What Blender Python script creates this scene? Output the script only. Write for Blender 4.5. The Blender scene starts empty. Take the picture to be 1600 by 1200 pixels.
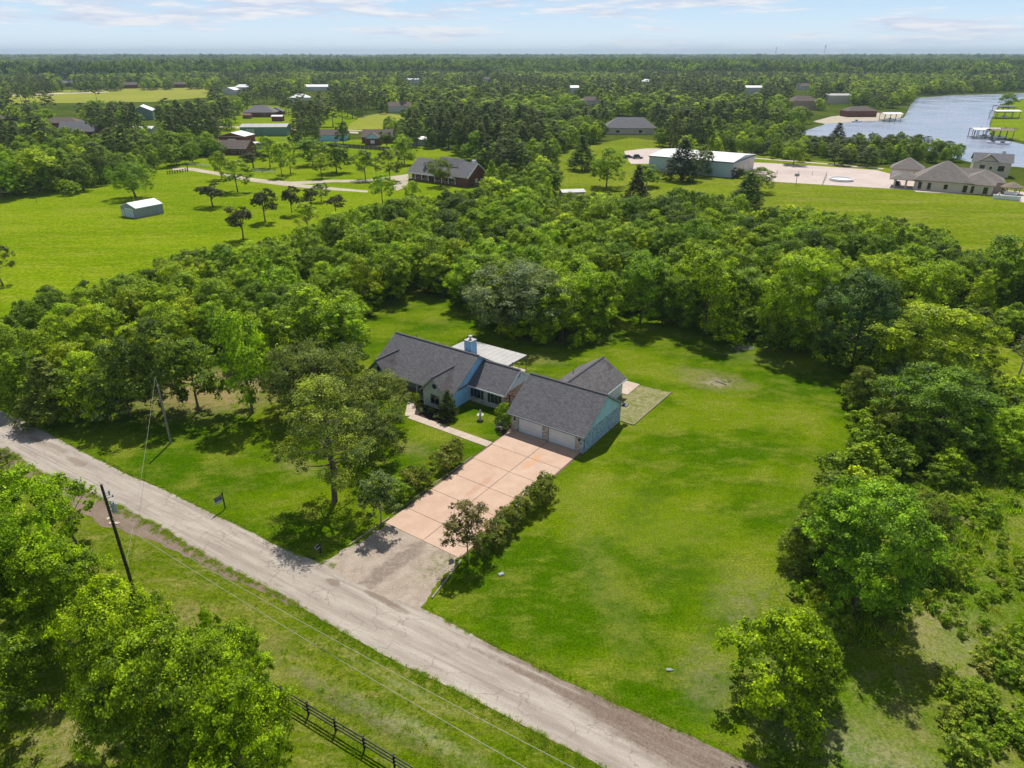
import bpy, bmesh, math, random
import numpy as np
from mathutils import Vector
random.seed(7)
RNG = np.random.default_rng(11)
R = math.radians
S = bpy.context.scene

# ------------------------------------------------------------------ camera
CAM_H, FPX, PITCH = 45.0, 1070.0, R(25.7)
cam_d = bpy.data.cameras.new('camera'); cam = bpy.data.objects.new('camera', cam_d)
S.collection.objects.link(cam); S.camera = cam
cam.location = (0, 0, CAM_H); cam.rotation_euler = (R(90) - PITCH, 0, 0)
cam_d.sensor_width = 36; cam_d.lens = FPX / 1600 * 36
cam_d.clip_start = 0.5; cam_d.clip_end = 60000

# ------------------------------------------------------------------ light
SUN_EL, SUN_AZ = R(58), R(5)          # azimuth measured clockwise from +Y
W = bpy.data.worlds.new('World'); S.world = W; W.use_nodes = True
sd = bpy.data.lights.new('sun', 'SUN'); sd.energy = 5.0; sd.angle = R(0.53); sd.color = (1.0, 0.95, 0.87)
sun = bpy.data.objects.new('sun', sd); S.collection.objects.link(sun)
sv = Vector((math.cos(SUN_EL) * math.sin(SUN_AZ), math.cos(SUN_EL) * math.cos(SUN_AZ), math.sin(SUN_EL)))
sun.rotation_euler = sv.to_track_quat('Z', 'Y').to_euler(); sun.location = (0, 0, 200)
S.view_settings.view_transform = 'Standard'; S.view_settings.look = 'None'
S.view_settings.gamma = 1; S.view_settings.use_curve_mapping = False
S.view_settings.exposure = 0.0
S.render.engine = 'CYCLES'


class NT:
    """small helper for node trees"""
    def __init__(s, tree): s.t = tree; s.n = tree.nodes; s.l = tree.links
    def new(s, ty, **kw):
        n = s.n.new(ty)
        for k, v in kw.items(): setattr(n, k, v)
        return n
    def put(s, sock, v):
        if v is None: return
        if isinstance(v, bpy.types.NodeSocket): s.l.new(v, sock)
        else:
            if hasattr(v, '__len__') and len(v) == 3 and sock.type == 'RGBA': v = (*v, 1)
            sock.default_value = v
    def math(s, op, a, b=None, c=None, clamp=False):
        n = s.new('ShaderNodeMath', operation=op, use_clamp=clamp)
        for i, v in enumerate((a, b, c)): s.put(n.inputs[i], v)
        return n.outputs[0]
    def vmath(s, op, a, b=None):
        n = s.new('ShaderNodeVectorMath', operation=op); s.put(n.inputs[0], a)
        if b is not None:
            if op == 'SCALE': s.put(n.inputs['Scale'], b)
            else: s.put(n.inputs[1], b)
        return n.outputs['Value'] if op in ('LENGTH', 'DOT_PRODUCT', 'DISTANCE') else n.outputs[0]
    def noise(s, vec, scale, detail=3, rough=0.55, color=False):
        n = s.new('ShaderNodeTexNoise'); s.put(n.inputs['Vector'], vec)
        n.inputs['Scale'].default_value = scale; n.inputs['Detail'].default_value = detail
        n.inputs['Roughness'].default_value = rough
        return n.outputs['Color' if color else 'Fac']
    def rng(s, v, a, b, c=0.0, d=1.0, smooth=True):
        n = s.new('ShaderNodeMapRange'); n.interpolation_type = 'SMOOTHSTEP' if smooth else 'LINEAR'
        for i, x in enumerate((v, a, b, c, d)): s.put(n.inputs[i], x)
        return n.outputs[0]
    def mix(s, f, a, b, blend='MIX'):
        n = s.new('ShaderNodeMix', data_type='RGBA', blend_type=blend)
        s.put(n.inputs[0], f); s.put(n.inputs[6], a); s.put(n.inputs[7], b)
        return n.outputs[2]
    def ramp(s, f, stops):
        n = s.new('ShaderNodeValToRGB'); s.put(n.inputs[0], f); e = n.color_ramp.elements
        while len(e) < len(stops): e.new(0.5)
        for k, (p, c) in zip(e, stops): k.position = p; k.color = (*c, 1)
        return n.outputs[0]
    def mapping(s, vec, loc=(0, 0, 0), rot=(0, 0, 0), sc=(1, 1, 1)):
        n = s.new('ShaderNodeMapping'); s.put(n.inputs[0], vec)
        n.inputs[1].default_value = loc; n.inputs[2].default_value = rot; n.inputs[3].default_value = sc
        return n.outputs[0]
    def ellipse(s, pos, cx, cy, rx, ry, ang=0.0, ns=0.35, nscale=0.5, soft=0.25):
        """mask of an uneven elliptic patch on the ground (world metres)"""
        v = s.vmath('SUBTRACT', pos, (cx, cy, 0))
        v = s.mapping(v, rot=(0, 0, -ang)); v = s.vmath('MULTIPLY', v, (1 / rx, 1 / ry, 0))
        d = s.math('ADD', s.vmath('LENGTH', v), s.math('MULTIPLY', s.math('SUBTRACT', s.noise(pos, nscale, 5, .7), 0.5), ns * 4))
        return s.rng(d, 1 + soft, 1 - soft)


# world: Nishita sky, thin flat clouds in it
w = NT(W.node_tree); w.n.clear()
sky = w.new('ShaderNodeTexSky', sky_type='NISHITA', sun_disc=False)
sky.sun_elevation = SUN_EL; sky.sun_rotation = SUN_AZ; sky.altitude = 50
sky.air_density = 1.0; sky.dust_density = 0.6; sky.ozone_density = 1.6
tc = w.new('ShaderNodeTexCoord').outputs['Generated']
sx = w.new('ShaderNodeSeparateXYZ'); w.l.new(tc, sx.inputs[0])
el = w.math('ARCSINE', sx.outputs[2]); az = w.math('ARCTAN2', sx.outputs[0], sx.outputs[1])
cv = w.new('ShaderNodeCombineXYZ'); w.put(cv.inputs[0], w.math('MULTIPLY', az, 5.5)); w.put(cv.inputs[1], w.math('MULTIPLY', el, 46)); cv.inputs[2].default_value = 3.1
base = w.noise(cv.outputs[0], 0.8, 6, .55); fine = w.noise(cv.outputs[0], 2.6, 6, .6)
cl = w.math('ADD', w.math('MULTIPLY', base, 0.75), w.math('MULTIPLY', fine, 0.25))
cm = w.rng(cl, 0.47, 0.56)
cm = w.math('MULTIPLY', cm, w.rng(el, 0.0, 0.03, 0.25, 0.9))
cv2 = w.vmath('ADD', cv.outputs[0], (0.12, 0.25, 0)); lit = w.math('SUBTRACT', cl, w.noise(cv2, 0.8, 6, .55))
ccol = w.mix(w.rng(fine, 0.40, 0.62), (10.8, 12.0, 14.8), (15.6, 15.6, 16.2))
skyc = w.mix(0.94, sky.outputs[0], w.mix(w.rng(el, 0.0, 0.09), (14.2, 16.6, 18.2), (8.0, 12.3, 16.8)))
# above the band in view the plain Nishita sky takes over
skyc = w.mix(w.rng(el, 0.1, 0.5), skyc, sky.outputs[0])
skyc = w.mix(w.math('MULTIPLY', cm, w.rng(el, 0.15, 0.9, 1.0, 0.3)), skyc, ccol)
bg = w.new('ShaderNodeBackground'); bg.inputs[1].default_value = 0.06; w.l.new(skyc, bg.inputs[0])
wo = w.new('ShaderNodeOutputWorld'); w.l.new(bg.outputs[0], wo.inputs[0])

# ------------------------------------------------------------------ coordinates
cP, sP = math.cos(PITCH), math.sin(PITCH)


def at(x, y, z=0.0):
    """the point at height z seen at photograph position x, y (1600 x 1200)"""
    X = (x - 800) / FPX; Y = -(y - 600) / FPX
    d = (X, cP + Y * sP, -sP + Y * cP); t = (z - CAM_H) / d[2]
    return Vector((d[0] * t, d[1] * t, z))


def proj(P):
    P = np.asarray(P, float); x, y, z = P[..., 0], P[..., 1], P[..., 2] - CAM_H
    dep = y * cP - z * sP; up = y * sP + z * cP
    dep = np.where(dep < 1, 1, dep)
    return 800 + FPX * x / dep, 600 - FPX * up / dep


def height(xb, yb, yt):
    p = at(xb, yb); lo, hi = 0.0, 44.0
    for _ in range(40):
        m = (lo + hi) / 2
        if proj((p.x, p.y, m))[1] > yt: lo = m
        else: hi = m
    return lo


def ppm(p):                               # photograph pixels per metre at a point
    return FPX / (p - Vector((0, 0, CAM_H))).length


def vnoise(x, y, seed=0):
    """value noise, arrays"""
    x = np.asarray(x, float); y = np.asarray(y, float)
    xi, yi = np.floor(x).astype(np.int64), np.floor(y).astype(np.int64); fx, fy = x - xi, y - yi
    fx = fx * fx * (3 - 2 * fx); fy = fy * fy * (3 - 2 * fy)
    def h(a, b):
        n = (a * 374761393 + b * 668265263 + seed * 974711) & 0x7fffffff
        n = ((n ^ (n >> 13)) * 1274126177) & 0x7fffffff
        return ((n ^ (n >> 16)) & 0xffff) / 65535.0
    return (h(xi, yi) * (1 - fx) + h(xi + 1, yi) * fx) * (1 - fy) + (h(xi, yi + 1) * (1 - fx) + h(xi + 1, yi + 1) * fx) * fy


def inside(px, py, poly):
    px = np.asarray(px); py = np.asarray(py); r = np.zeros(px.shape, bool); n = len(poly)
    for i in range(n):
        x1, y1 = poly[i]; x2, y2 = poly[(i + 1) % n]
        if y1 == y2: continue
        c = ((y1 > py) != (y2 > py)) & (px < (x2 - x1) * (py - y1) / (y2 - y1) + x1)
        r ^= c
    return r


# ------------------------------------------------------------------ object helpers
COL = S.collection


def tag(o, label=None, cat=None, group=None, kind=None):
    if label: o['label'] = label
    if cat: o['category'] = cat
    if group: o['group'] = group
    if kind: o['kind'] = kind
    return o


def empty(name, loc=(0, 0, 0), rz=0.0, label=None, cat=None, group=None, scale=None):
    o = bpy.data.objects.new(name, None); COL.objects.link(o)
    o.location = loc; o.rotation_euler = (0, 0, rz); o.empty_display_size = 0.3
    if scale: o.scale = scale
    return tag(o, label, cat, group)


def link(name, me, parent=None):
    o = bpy.data.objects.new(name, me); COL.objects.link(o)
    if parent is not None: o.parent = parent
    return o


class MB:
    """mesh builder"""
    def __init__(s): s.v = []; s.f = []; s.sm = False
    def poly(s, pts):
        b = len(s.v); s.v += [tuple(p) for p in pts]; s.f.append(tuple(range(b, b + len(pts)))); return s
    def box(s, x0, x1, y0, y1, z0, z1):
        b = len(s.v)
        s.v += [(x0, y0, z0), (x1, y0, z0), (x1, y1, z0), (x0, y1, z0), (x0, y0, z1), (x1, y0, z1), (x1, y1, z1), (x0, y1, z1)]
        s.f += [tuple(b + i for i in q) for q in ((0, 3, 2, 1), (4, 5, 6, 7), (0, 1, 5, 4), (1, 2, 6, 5), (2, 3, 7, 6), (3, 0, 4, 7))]
        return s
    def slab(s, pts, t):
        """polygon pts with thickness t downwards along its normal"""
        P = [Vector(p) for p in pts]; n = (P[1] - P[0]).cross(P[2] - P[0]).normalized()
        if n.z < 0: P.reverse(); n = -n
        b = len(s.v); k = len(P)
        s.v += [tuple(p) for p in P] + [tuple(p - n * t) for p in P]
        s.f.append(tuple(b + i for i in range(k))); s.f.append(tuple(b + k + i for i in reversed(range(k))))
        for i in range(k):
            j = (i + 1) % k; s.f.append((b + i, b + k + i, b + k + j, b + j))
        return s
    def prism(s, pts, d):
        """polygon pts pushed along vector d"""
        P = [Vector(p) for p in pts]; d = Vector(d); b = len(s.v); k = len(P)
        s.v += [tuple(p) for p in P] + [tuple(p + d) for p in P]
        s.f.append(tuple(b + i for i in reversed(range(k)))); s.f.append(tuple(b + k + i for i in range(k)))
        for i in range(k):
            j = (i + 1) % k; s.f.append((b + i, b + j, b + k + j, b + k + i))
        return s
    def tube(s, p0, p1, r0, r1=None, n=8, cap=True):
        r1 = r0 if r1 is None else r1; p0 = Vector(p0); p1 = Vector(p1); d = (p1 - p0).normalized()
        a = d.orthogonal().normalized(); c = d.cross(a); b = len(s.v)
        for p, r in ((p0, r0), (p1, r1)):
            for i in range(n):
                t = 2 * math.pi * i / n; s.v.append(tuple(p + (a * math.cos(t) + c * math.sin(t)) * r))
        for i in range(n):
            j = (i + 1) % n; s.f.append((b + i, b + j, b + n + j, b + n + i))
        if cap: s.f.append(tuple(b + i for i in reversed(range(n)))); s.f.append(tuple(b + n + i for i in range(n)))
        return s
    def bar(s, p0, p1, w, h):
        p0 = Vector(p0); p1 = Vector(p1); d = (p1 - p0).normalized(); sd_ = d.cross(Vector((0, 0, 1)))
        sd_ = Vector((1, 0, 0)) if sd_.length < 1e-3 else sd_.normalized(); u = sd_.cross(d).normalized()
        q = [p0 + sd_ * (a * w / 2) + u * (c * h / 2) for a, c in ((-1, -1), (1, -1), (1, 1), (-1, 1))]
        return s.prism(q, p1 - p0)
    def lathe(s, prof, cx=0, cy=0, n=14):
        b = len(s.v)
        for r, z in prof:
            for i in range(n):
                t = 2 * math.pi * i / n; s.v.append((cx + r * math.cos(t), cy + r * math.sin(t), z))
        for k in range(len(prof) - 1):
            for i in range(n):
                j = (i + 1) % n; s.f.append((b + k * n + i, b + k * n + j, b + (k + 1) * n + j, b + (k + 1) * n + i))
        s.f.append(tuple(b + i for i in reversed(range(n)))); s.f.append(tuple(b + (len(prof) - 1) * n + i for i in range(n)))
        return s
    def mesh(s, name, mat, smooth=False):
        me = bpy.data.meshes.new(name); me.from_pydata(s.v, [], s.f); me.update()
        if mat: me.materials.append(mat)
        if smooth or s.sm:
            me.polygons.foreach_set('use_smooth', [True] * len(me.polygons))
        return me
    def build(s, name, mat, parent=None, smooth=False):
        return link(name, s.mesh(name, mat, smooth), parent)


# ------------------------------------------------------------------ materials
def pbr(name, rough=0.8, spec=0.3, metal=0.0):
    m = bpy.data.materials.new(name); m.use_nodes = True; t = NT(m.node_tree); t.n.clear()
    b = t.new('ShaderNodeBsdfPrincipled'); o = t.new('ShaderNodeOutputMaterial'); t.l.new(b.outputs[0], o.inputs[0])
    b.inputs['Roughness'].default_value = rough; b.inputs['Specular IOR Level'].default_value = spec
    b.inputs['Metallic'].default_value = metal
    return m, t, b


def bump(t, b, h, dist=0.05, strength=0.6):
    n = t.new('ShaderNodeBump'); n.inputs['Strength'].default_value = strength; n.inputs['Distance'].default_value = dist
    t.put(n.inputs['Height'], h); t.l.new(n.outputs[0], b.inputs['Normal'])


def plain(name, col, rough=0.7, var=0.12, scale=1.5, spec=0.3, metal=0.0):
    """paint, wood, metal: a base colour with mild mottling and some weathering"""
    m, t, b = pbr(name, rough, spec, metal); P = t.new('ShaderNodeTexCoord').outputs['Object']
    n = t.noise(P, scale, 5, .65); n2 = t.noise(t.mapping(P, sc=(3, 3, .4)), scale * 1.7, 4, .6)
    c = t.mix(t.rng(n, .3, .7), [v * (1 - var) for v in col], [min(1, v * (1 + var)) for v in col])
    c = t.mix(t.rng(n2, .5, .8, 0, var * 1.6), c, [v * .55 for v in col])
    t.put(b.inputs['Base Color'], c); return m


def siding(name, col, pitch=0.2, var=0.08):
    m, t, b = pbr(name, .55, .35); P = t.new('ShaderNodeTexCoord').outputs['Object']
    s = t.new('ShaderNodeSeparateXYZ'); t.l.new(P, s.inputs[0])
    f = t.math('FRACT', t.math('DIVIDE', s.outputs[2], pitch))
    c = t.mix(t.rng(t.noise(P, .7, 5, .6), .3, .7), [v * (1 - var) for v in col], [v * (1 + var) for v in col])
    c = t.mix(t.rng(f, .0, .12, .35, 0), c, [v * .5 for v in col])
    t.put(b.inputs['Base Color'], c); bump(t, b, f, .015, .8); return m


def shingles(name, c1, c2, stain=(0.045, 0.035, 0.03), amount=0.3, spacing=0.145):
    m, t, b = pbr(name, .95, .15); P = t.new('ShaderNodeTexCoord').outputs['Object']
    s = t.new('ShaderNodeSeparateXYZ'); t.l.new(P, s.inputs[0])
    course = t.math('FLOOR', t.math('DIVIDE', s.outputs[2], spacing * .5))
    cvn = t.new('ShaderNodeCombineXYZ'); t.put(cvn.inputs[0], t.math('MULTIPLY', t.math('ADD', s.outputs[0], s.outputs[1]), 3.2))
    t.put(cvn.inputs[1], t.math('MULTIPLY', course, 1.7))
    wn = t.new('ShaderNodeTexWhiteNoise'); wn.noise_dimensions = '2D'
    fl = t.vmath('FLOOR', cvn.outputs[0]); t.l.new(fl, wn.inputs[0])
    v = t.math('ADD', t.math('MULTIPLY', wn.outputs[0], .55), t.math('MULTIPLY', t.noise(P, 2.2, 5, .7), .6))
    c = t.mix(t.rng(v, .25, .9), c1, c2)
    st = t.noise(t.mapping(P, sc=(.55, .55, .18)), 1.0, 5, .65)
    c = t.mix(t.rng(st, .5, .75, 0, amount), c, stain)
    t.put(b.inputs['Base Color'], c)
    fr = t.math('FRACT', t.math('DIVIDE', s.outputs[2], spacing * .5)); bump(t, b, t.math('ADD', fr, t.math('MULTIPLY', v, .7)), .02, .9)
    return m


def brick(name, c1, c2, mortar, axis='x', bw=0.24, bh=0.085):
    m, t, b = pbr(name, .9, .15); P = t.new('ShaderNodeTexCoord').outputs['Object']
    s = t.new('ShaderNodeSeparateXYZ'); t.l.new(P, s.inputs[0])
    cvn = t.new('ShaderNodeCombineXYZ'); t.put(cvn.inputs[0], t.math('ADD', s.outputs[0], s.outputs[1])); t.put(cvn.inputs[1], s.outputs[2])
    bt = t.new('ShaderNodeTexBrick'); t.l.new(cvn.outputs[0], bt.inputs[0]); bt.inputs['Scale'].default_value = 1
    bt.inputs['Brick Width'].default_value = bw; bt.inputs['Row Height'].default_value = bh; bt.inputs['Mortar Size'].default_value = .008
    t.put(bt.inputs['Color1'], c1); t.put(bt.inputs['Color2'], c2); t.put(bt.inputs['Mortar'], mortar)
    v1 = t.noise(t.mapping(cvn.outputs[0], sc=(1, 2.2, 1)), 1.9, 4, .75); v2 = t.noise(P, .8, 4, .6)
    c = t.mix(t.rng(v1, .38, .62, 0, .85), bt.outputs[0], [v * 1.35 for v in c1])
    c = t.mix(t.rng(t.noise(t.mapping(cvn.outputs[0], loc=(7, 3, 0), sc=(1, 2.2, 1)), 2.2, 3, .7), .48, .60, 0, .8), c, [v * .45 for v in c2])
    c = t.mix(t.rng(v2, .35, .7, 0, .25), c, mortar)
    t.put(b.inputs['Base Color'], c); bump(t, b, bt.outputs['Fac'], .01, -.8); return m


def ground_mat(name, base, alt, dry, dryness=0.4, big=0.045, mid=0.28, fine=5.0, streak=None, patches=(), contrast=1.0):
    """grass: three scales of colour change plus blade-level relief; patches = (cx, cy, rx, ry, angle, colour, strength)"""
    m, t, b = pbr(name, 1.0, .0); P = t.new('ShaderNodeNewGeometry').outputs['Position']
    PP = P if streak is None else t.mapping(P, rot=(0, 0, streak[0]), sc=(1, streak[1], 1))
    n1 = t.noise(PP, big, 4, .6); n2 = t.noise(PP, mid, 5, .65); n3 = t.noise(P, fine, 3, .8); n4 = t.noise(PP, mid * 3.3, 4, .7)
    c = t.mix(t.rng(n1, .40, .60), base, alt)
    c = t.mix(t.rng(n2, .46, .68, 0, dryness), c, dry)
    c = t.mix(t.rng(t.noise(PP, mid * .45, 6, .72), .50, .64, 0, dryness), c, dry)
    c = t.mix(t.rng(t.math('ADD', t.math('MULTIPLY', n1, .5), t.math('MULTIPLY', n4, .5)), .50, .66, 0, dryness * .8), c, dry)
    c = t.mix(t.rng(n4, .3, .7, 0.0, .55 * contrast), c, t.mix(1.0, c, (.60, .70, .6), 'MULTIPLY'))
    n5 = t.noise(P, fine * .28, 5, .8); c = t.mix(t.rng(n5, .36, .62, .5 * contrast, 0), c, t.mix(1.0, c, (.55, .64, .4), 'MULTIPLY'))
    c = t.mix(t.rng(n3, .30, .68, .85 * contrast, 0), c, t.mix(1.0, c, (.30, .38, .25), 'MULTIPLY'))
    brk = t.noise(P, 1.1, 6, .8) if patches else None
    for (cx, cy, rx, ry, an, pc, k) in patches:
        mk = t.math('MULTIPLY', t.ellipse(P, cx, cy, rx * 1.25, ry * 1.25, an, .5, .35, .75), t.rng(brk, .34, .62))
        c = t.mix(t.math('MULTIPLY', mk, k), c, t.mix(t.rng(n3, .3, .7), [v * .72 for v in pc], pc))
    t.put(b.inputs['Base Color'], c)
    bump(t, b, t.math('ADD', n3, t.math('MULTIPLY', t.noise(P, fine * 3, 2, .7), .5)), .10, .75)
    return m


G_LAWN = (0.095, 0.190, 0.001); G_LAWN2 = (0.205, 0.295, 0.003); G_DRY = (0.38, 0.36, 0.06); DIRT = (0.36, 0.28, 0.17)


def P2(x, y): v = at(x, y); return v.x, v.y


M = {}
M['ground'] = ground_mat('wild_grass', (0.075, 0.12, 0.010), (0.12, 0.165, 0.015), (0.2, 0.18, 0.06), .45, .02, .12, 2.0)
M['lawn'] = ground_mat('lawn_grass', G_LAWN, G_LAWN2, G_DRY, .42, .055, .25, 5.0, streak=(R(-32), 1.6), patches=[
    (*P2(1112, 594), 3.6, 2.3, R(-30), (.30, .24, .13), .9), (*P2(1122, 597), 1.5, 1.0, 0, (.38, .33, .24), .95),
    (*P2(1175, 560), 6, 1.5, R(-30), (.17, .19, .06), .6), (*P2(1290, 800), 1.8, 7, R(-25), (.28, .26, .10), .3),
    (*P2(1165, 945), 2.0, 3.2, R(-20), (.34, .29, .16), .42), (*P2(1105, 1060), 1.4, 2.6, R(-10), (.34, .29, .16), .45),
    (*P2(1040, 830), 5, 3, 0, (.15, .22, .02), .5), (*P2(920, 770), 4, 2, 0, (.19, .25, .03), .4),
    (*P2(1005, 790), 5, 1.4, R(60), (.075, .135, .008), .6), (*P2(935, 890), 7, 1.4, R(100), (.21, .24, .05), .5),
    (*P2(1060, 900), 4, 2, R(20), (.07, .13, .008), .6), (*P2(640, 700), 2.2, 1.1, R(-30), (.27, .23, .11), .6),
    (*P2(470, 730), 2.4, 1.0, R(-30), (.33, .27, .14), .55), (*P2(340, 620), 7, 4.2, R(10), (.36, .25, .14), .95),
    (*P2(300, 600), 8, 4, R(10), (.36, .25, .14), .9), (*P2(400, 590), 5, 3, R(10), (.38, .28, .17), .85),
    (*P2(870, 525), 5.5, 2.4, R(-10), (.36, .25, .15), .8), (*P2(845, 560), 3, 1.6, R(-30), (.26, .24, .09), .7),
    (*P2(1008, 640), 4.0, 5.0, R(-34), (.30, .26, .13), .0),
    (*P2(690, 452), 6, 2, R(0), (.25, .2, .1), .6)])
M['verge'] = ground_mat('roadside_grass', (0.15, 0.22, 0.004), (0.21, 0.26, 0.010), (0.38, 0.33, 0.10), .62, .07, .35, 4.0, streak=(R(31), 3.0), patches=[
    (*P2(560, 1110), 5.5, .55, R(-31), (.10, .09, .03), .75), (*P2(540, 1095), 6.0, .5, R(-31), (.46, .45, .28), .22),
    (*P2(620, 1125), 3.5, .5, R(-31), (.46, .45, .28), .22), (*P2(690, 1160), 3.2, .45, R(-31), (.44, .43, .26), .25),
    (*P2(625, 1070), 3.8, .3, R(-31), (.44, .43, .26), .25), (*P2(300, 970), 2.5, 1.2, R(-31), (.34, .25, .13), .7),
    (*P2(130, 1150), 3.0, 2.0, R(10), (.38, .30, .16), .7), (*P2(430, 1010), 2, .8, R(-31), (.3, .25, .1), .5)])
M['meadow'] = ground_mat('meadow_grass', (0.215, 0.315, 0.002), (0.265, 0.365, 0.004), (0.38, 0.38, 0.04), .5, .016, .07, 1.2, streak=(R(-12), 4.0), contrast=.9)
M['field'] = ground_mat('pasture_grass', (0.20, 0.265, 0.008), (0.245, 0.31, 0.012), (0.34, 0.32, 0.07), .6, .012, .05, .8, streak=(R(5), 4.0), contrast=.8)
M['hayfield'] = ground_mat('far_hay_grass', (0.28, 0.31, 0.04), (0.33, 0.34, 0.05), (0.30, 0.28, 0.10), .4, .006, .03, .3, contrast=.3)
M['rough'] = ground_mat('rough_grass', (0.14, 0.24, 0.004), (0.22, 0.28, 0.015), (0.36, 0.32, 0.12), .6, .10, .42, 4.0, patches=[
    (*P2(1310, 1160), 6, 1.3, R(-25), (.42, .37, .24), .5), (*P2(1500, 1000), 4, 2.0, R(55), (.40, .34, .20), .5),
    (*P2(1440, 960), 4, 2.2, R(-25), (.38, .31, .17), .5), (*P2(1380, 1140), 4, 1.5, R(-10), (.3, .27, .10), .4),
    (*P2(1520, 930), 7, 1.0, R(50), (.12, .22, .012), .7)])
M['mulch'] = plain('dark_mulch', (0.045, 0.032, 0.024), .95, .4, 6)
M['plot'] = ground_mat('thin_dry_grass', (0.34, 0.33, 0.13), (0.42, 0.37, 0.19), (0.56, 0.48, 0.31), .8, .3, .9, 5.0)

# road: chip seal, worn wheel tracks, brown resurfaced strip
RA = R(-31)


def road_material():
    m, t, b = pbr('worn_road', .95, .12); P = t.new('ShaderNodeNewGeometry').outputs['Position']
    Q = t.mapping(P, rot=(0, 0, -RA)); Q2 = t.vmath('MULTIPLY', Q, (.12, 1.1, 1))
    c = t.mix(t.rng(t.noise(Q2, .9, 5, .65), .3, .7), (.34, .29, .245), (.52, .465, .40))
    c = t.mix(t.rng(t.noise(Q2, 2.1, 5, .7), .5, .8, 0, .6), c, (.27, .225, .19))
    c = t.mix(t.rng(t.noise(t.vmath('MULTIPLY', Q, (.06, 2.2, 1)), .8, 5, .75), .52, .66, 0, .5), c, (.24, .195, .165))
    c = t.mix(t.rng(t.noise(P, 7, 3, .8), .3, .7, .35, 0), c, (.24, .21, .18))
    pk = t.ellipse(P, *P2(1085, 1180), 9.5, 1.7, RA, .22, .9, .25)
    pk2 = t.ellipse(P, *P2(960, 1120), 12, .40, RA, .3, .8, .3); pk3 = t.ellipse(P, *P2(900, 1075), 9, .32, RA, .3, .8, .3)
    brk = t.rng(t.noise(Q2, 5, 4, .7), .38, .62, .7, 1)
    pc = t.mix(t.rng(t.noise(P, 6, 4, .75), .3, .7), (.13, .092, .068), (.25, .19, .15))
    for mk, k in ((pk, .95), (pk2, .9), (pk3, .85)):
        c = t.mix(t.math('MULTIPLY', t.math('MULTIPLY', mk, brk), k), c, pc)
    for (x, y, rx, ry, k) in ((520, 910, .7, .45, .8), (595, 935, 1.8, .4, .8), (620, 950, 1.4, .3, .6), (120, 722, 2.0, .5, .6), (60, 690, 2.6, .35, .5), (90, 700, 2.5, .4, .5), (200, 810, 2.6, .3, .6), (380, 905, 3.2, .25, .7), (445, 935, 2.6, .22, .7), (290, 855, 3, .3, .6)):
        c = t.mix(t.math('MULTIPLY', t.ellipse(P, *P2(x, y), rx, ry, RA, .4, 1.2), k), c, (.22, .17, .135))
    vo = t.new('ShaderNodeTexVoronoi', feature='DISTANCE_TO_EDGE'); vo.inputs['Scale'].default_value = .55; t.put(vo.inputs['Vector'], t.vmath('ADD', P, t.vmath('SCALE', t.noise(P, 1.4, 4, .7, True), .9)))
    ck = t.math('MULTIPLY', t.rng(vo.outputs['Distance'], .035, .0), t.rng(t.noise(P, .25, 3, .6), .48, .60))
    c = t.mix(t.math('MULTIPLY', ck, .55), c, (.16, .13, .11))
    t.put(b.inputs['Base Color'], c); bump(t, b, t.noise(P, 25, 3, .8), .03, .6); return m


M['road'] = road_material()


def dirt_material(name, c1, c2, c3, sc=1.0, green=0.0):
    m, t, b = pbr(name, .95, .1); P = t.new('ShaderNodeNewGeometry').outputs['Position']
    c = t.mix(t.rng(t.noise(P, .5 * sc, 5, .65), .35, .65), c1, c2)
    n = t.noise(P, 6 * sc, 4, .85); c = t.mix(t.rng(n, .45, .7, 0, .8), c, c3)
    c = t.mix(t.rng(t.noise(P, 14 * sc, 2, .8), .3, .6, .5, 0), c, [v * .4 for v in c1])
    if green: c = t.mix(t.rng(t.noise(P, .9, 5, .75), .52, .66, 0, green), c, (.15, .17, .03))
    t.put(b.inputs['Base Color'], c); bump(t, b, n, .05, .8); return m, t, b, c, P


M['dirt'] = dirt_material('brown_shoulder_dirt', (.21, .15, .115), (.27, .2, .15), (.34, .28, .22), 1, .25)[0]
M['gravel'], t, b, c, P = dirt_material('apron_gravel', (.34, .27, .21), (.45, .37, .295), (.62, .55, .47), 1.6)
ax, ay = P2(630, 880)
c = t.mix(t.math('MULTIPLY', t.math('MULTIPLY', t.ellipse(P, *P2(612, 885), 4.4, .95, R(53), .5, 1.3, .35), t.rng(t.noise(P, 2.4, 6, .8), .32, .56)), .85), c, t.mix(t.rng(t.noise(P, 8, 3, .8), .3, .7), (.15, .12, .10), (.27, .22, .18)))
c = t.mix(t.math('MULTIPLY', t.math('MULTIPLY', t.ellipse(P, *P2(692, 880), 1.8, 2.8, R(-33), .6, 1.2, .8), t.rng(t.noise(P, 1.7, 6, .8), .45, .6)), .8), c, (.16, .17, .05))
t.put(b.inputs['Base Color'], c)


def concrete(name, c1, c2, stain, k=.4, sc=.8, stains=()):
    m, t, b = pbr(name, .85, .2); P = t.new('ShaderNodeNewGeometry').outputs['Position']
    c = t.mix(t.rng(t.noise(P, sc, 5, .6), .3, .7), c1, c2); c = t.mix(t.rng(t.noise(P, sc * 2.6, 5, .7), .5, .75, 0, k), c, stain)
    oi = t.new('ShaderNodeObjectInfo').outputs['Random']; c = t.mix(t.rng(oi, 0, 1, 0, .22), c, stain)
    for (x, y, rx, ry, col) in stains:
        c = t.mix(t.math('MULTIPLY', t.ellipse(P, *P2(x, y), rx, ry, R(54), .4, 1.0, .4), .6), c, col)
    c = t.mix(t.rng(t.noise(P, 22, 2, .8), .3, .6, .14, 0), c, [v * .5 for v in c1])
    c = t.mix(t.rng(t.noise(t.mapping(P, rot=(0, 0, R(-55)), sc=(.10, 1.6, 1)), 1.0, 5, .7), .55, .72, 0, .22), c, [v * .6 for v in stain])
    t.put(b.inputs['Base Color'], c); return m


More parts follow.
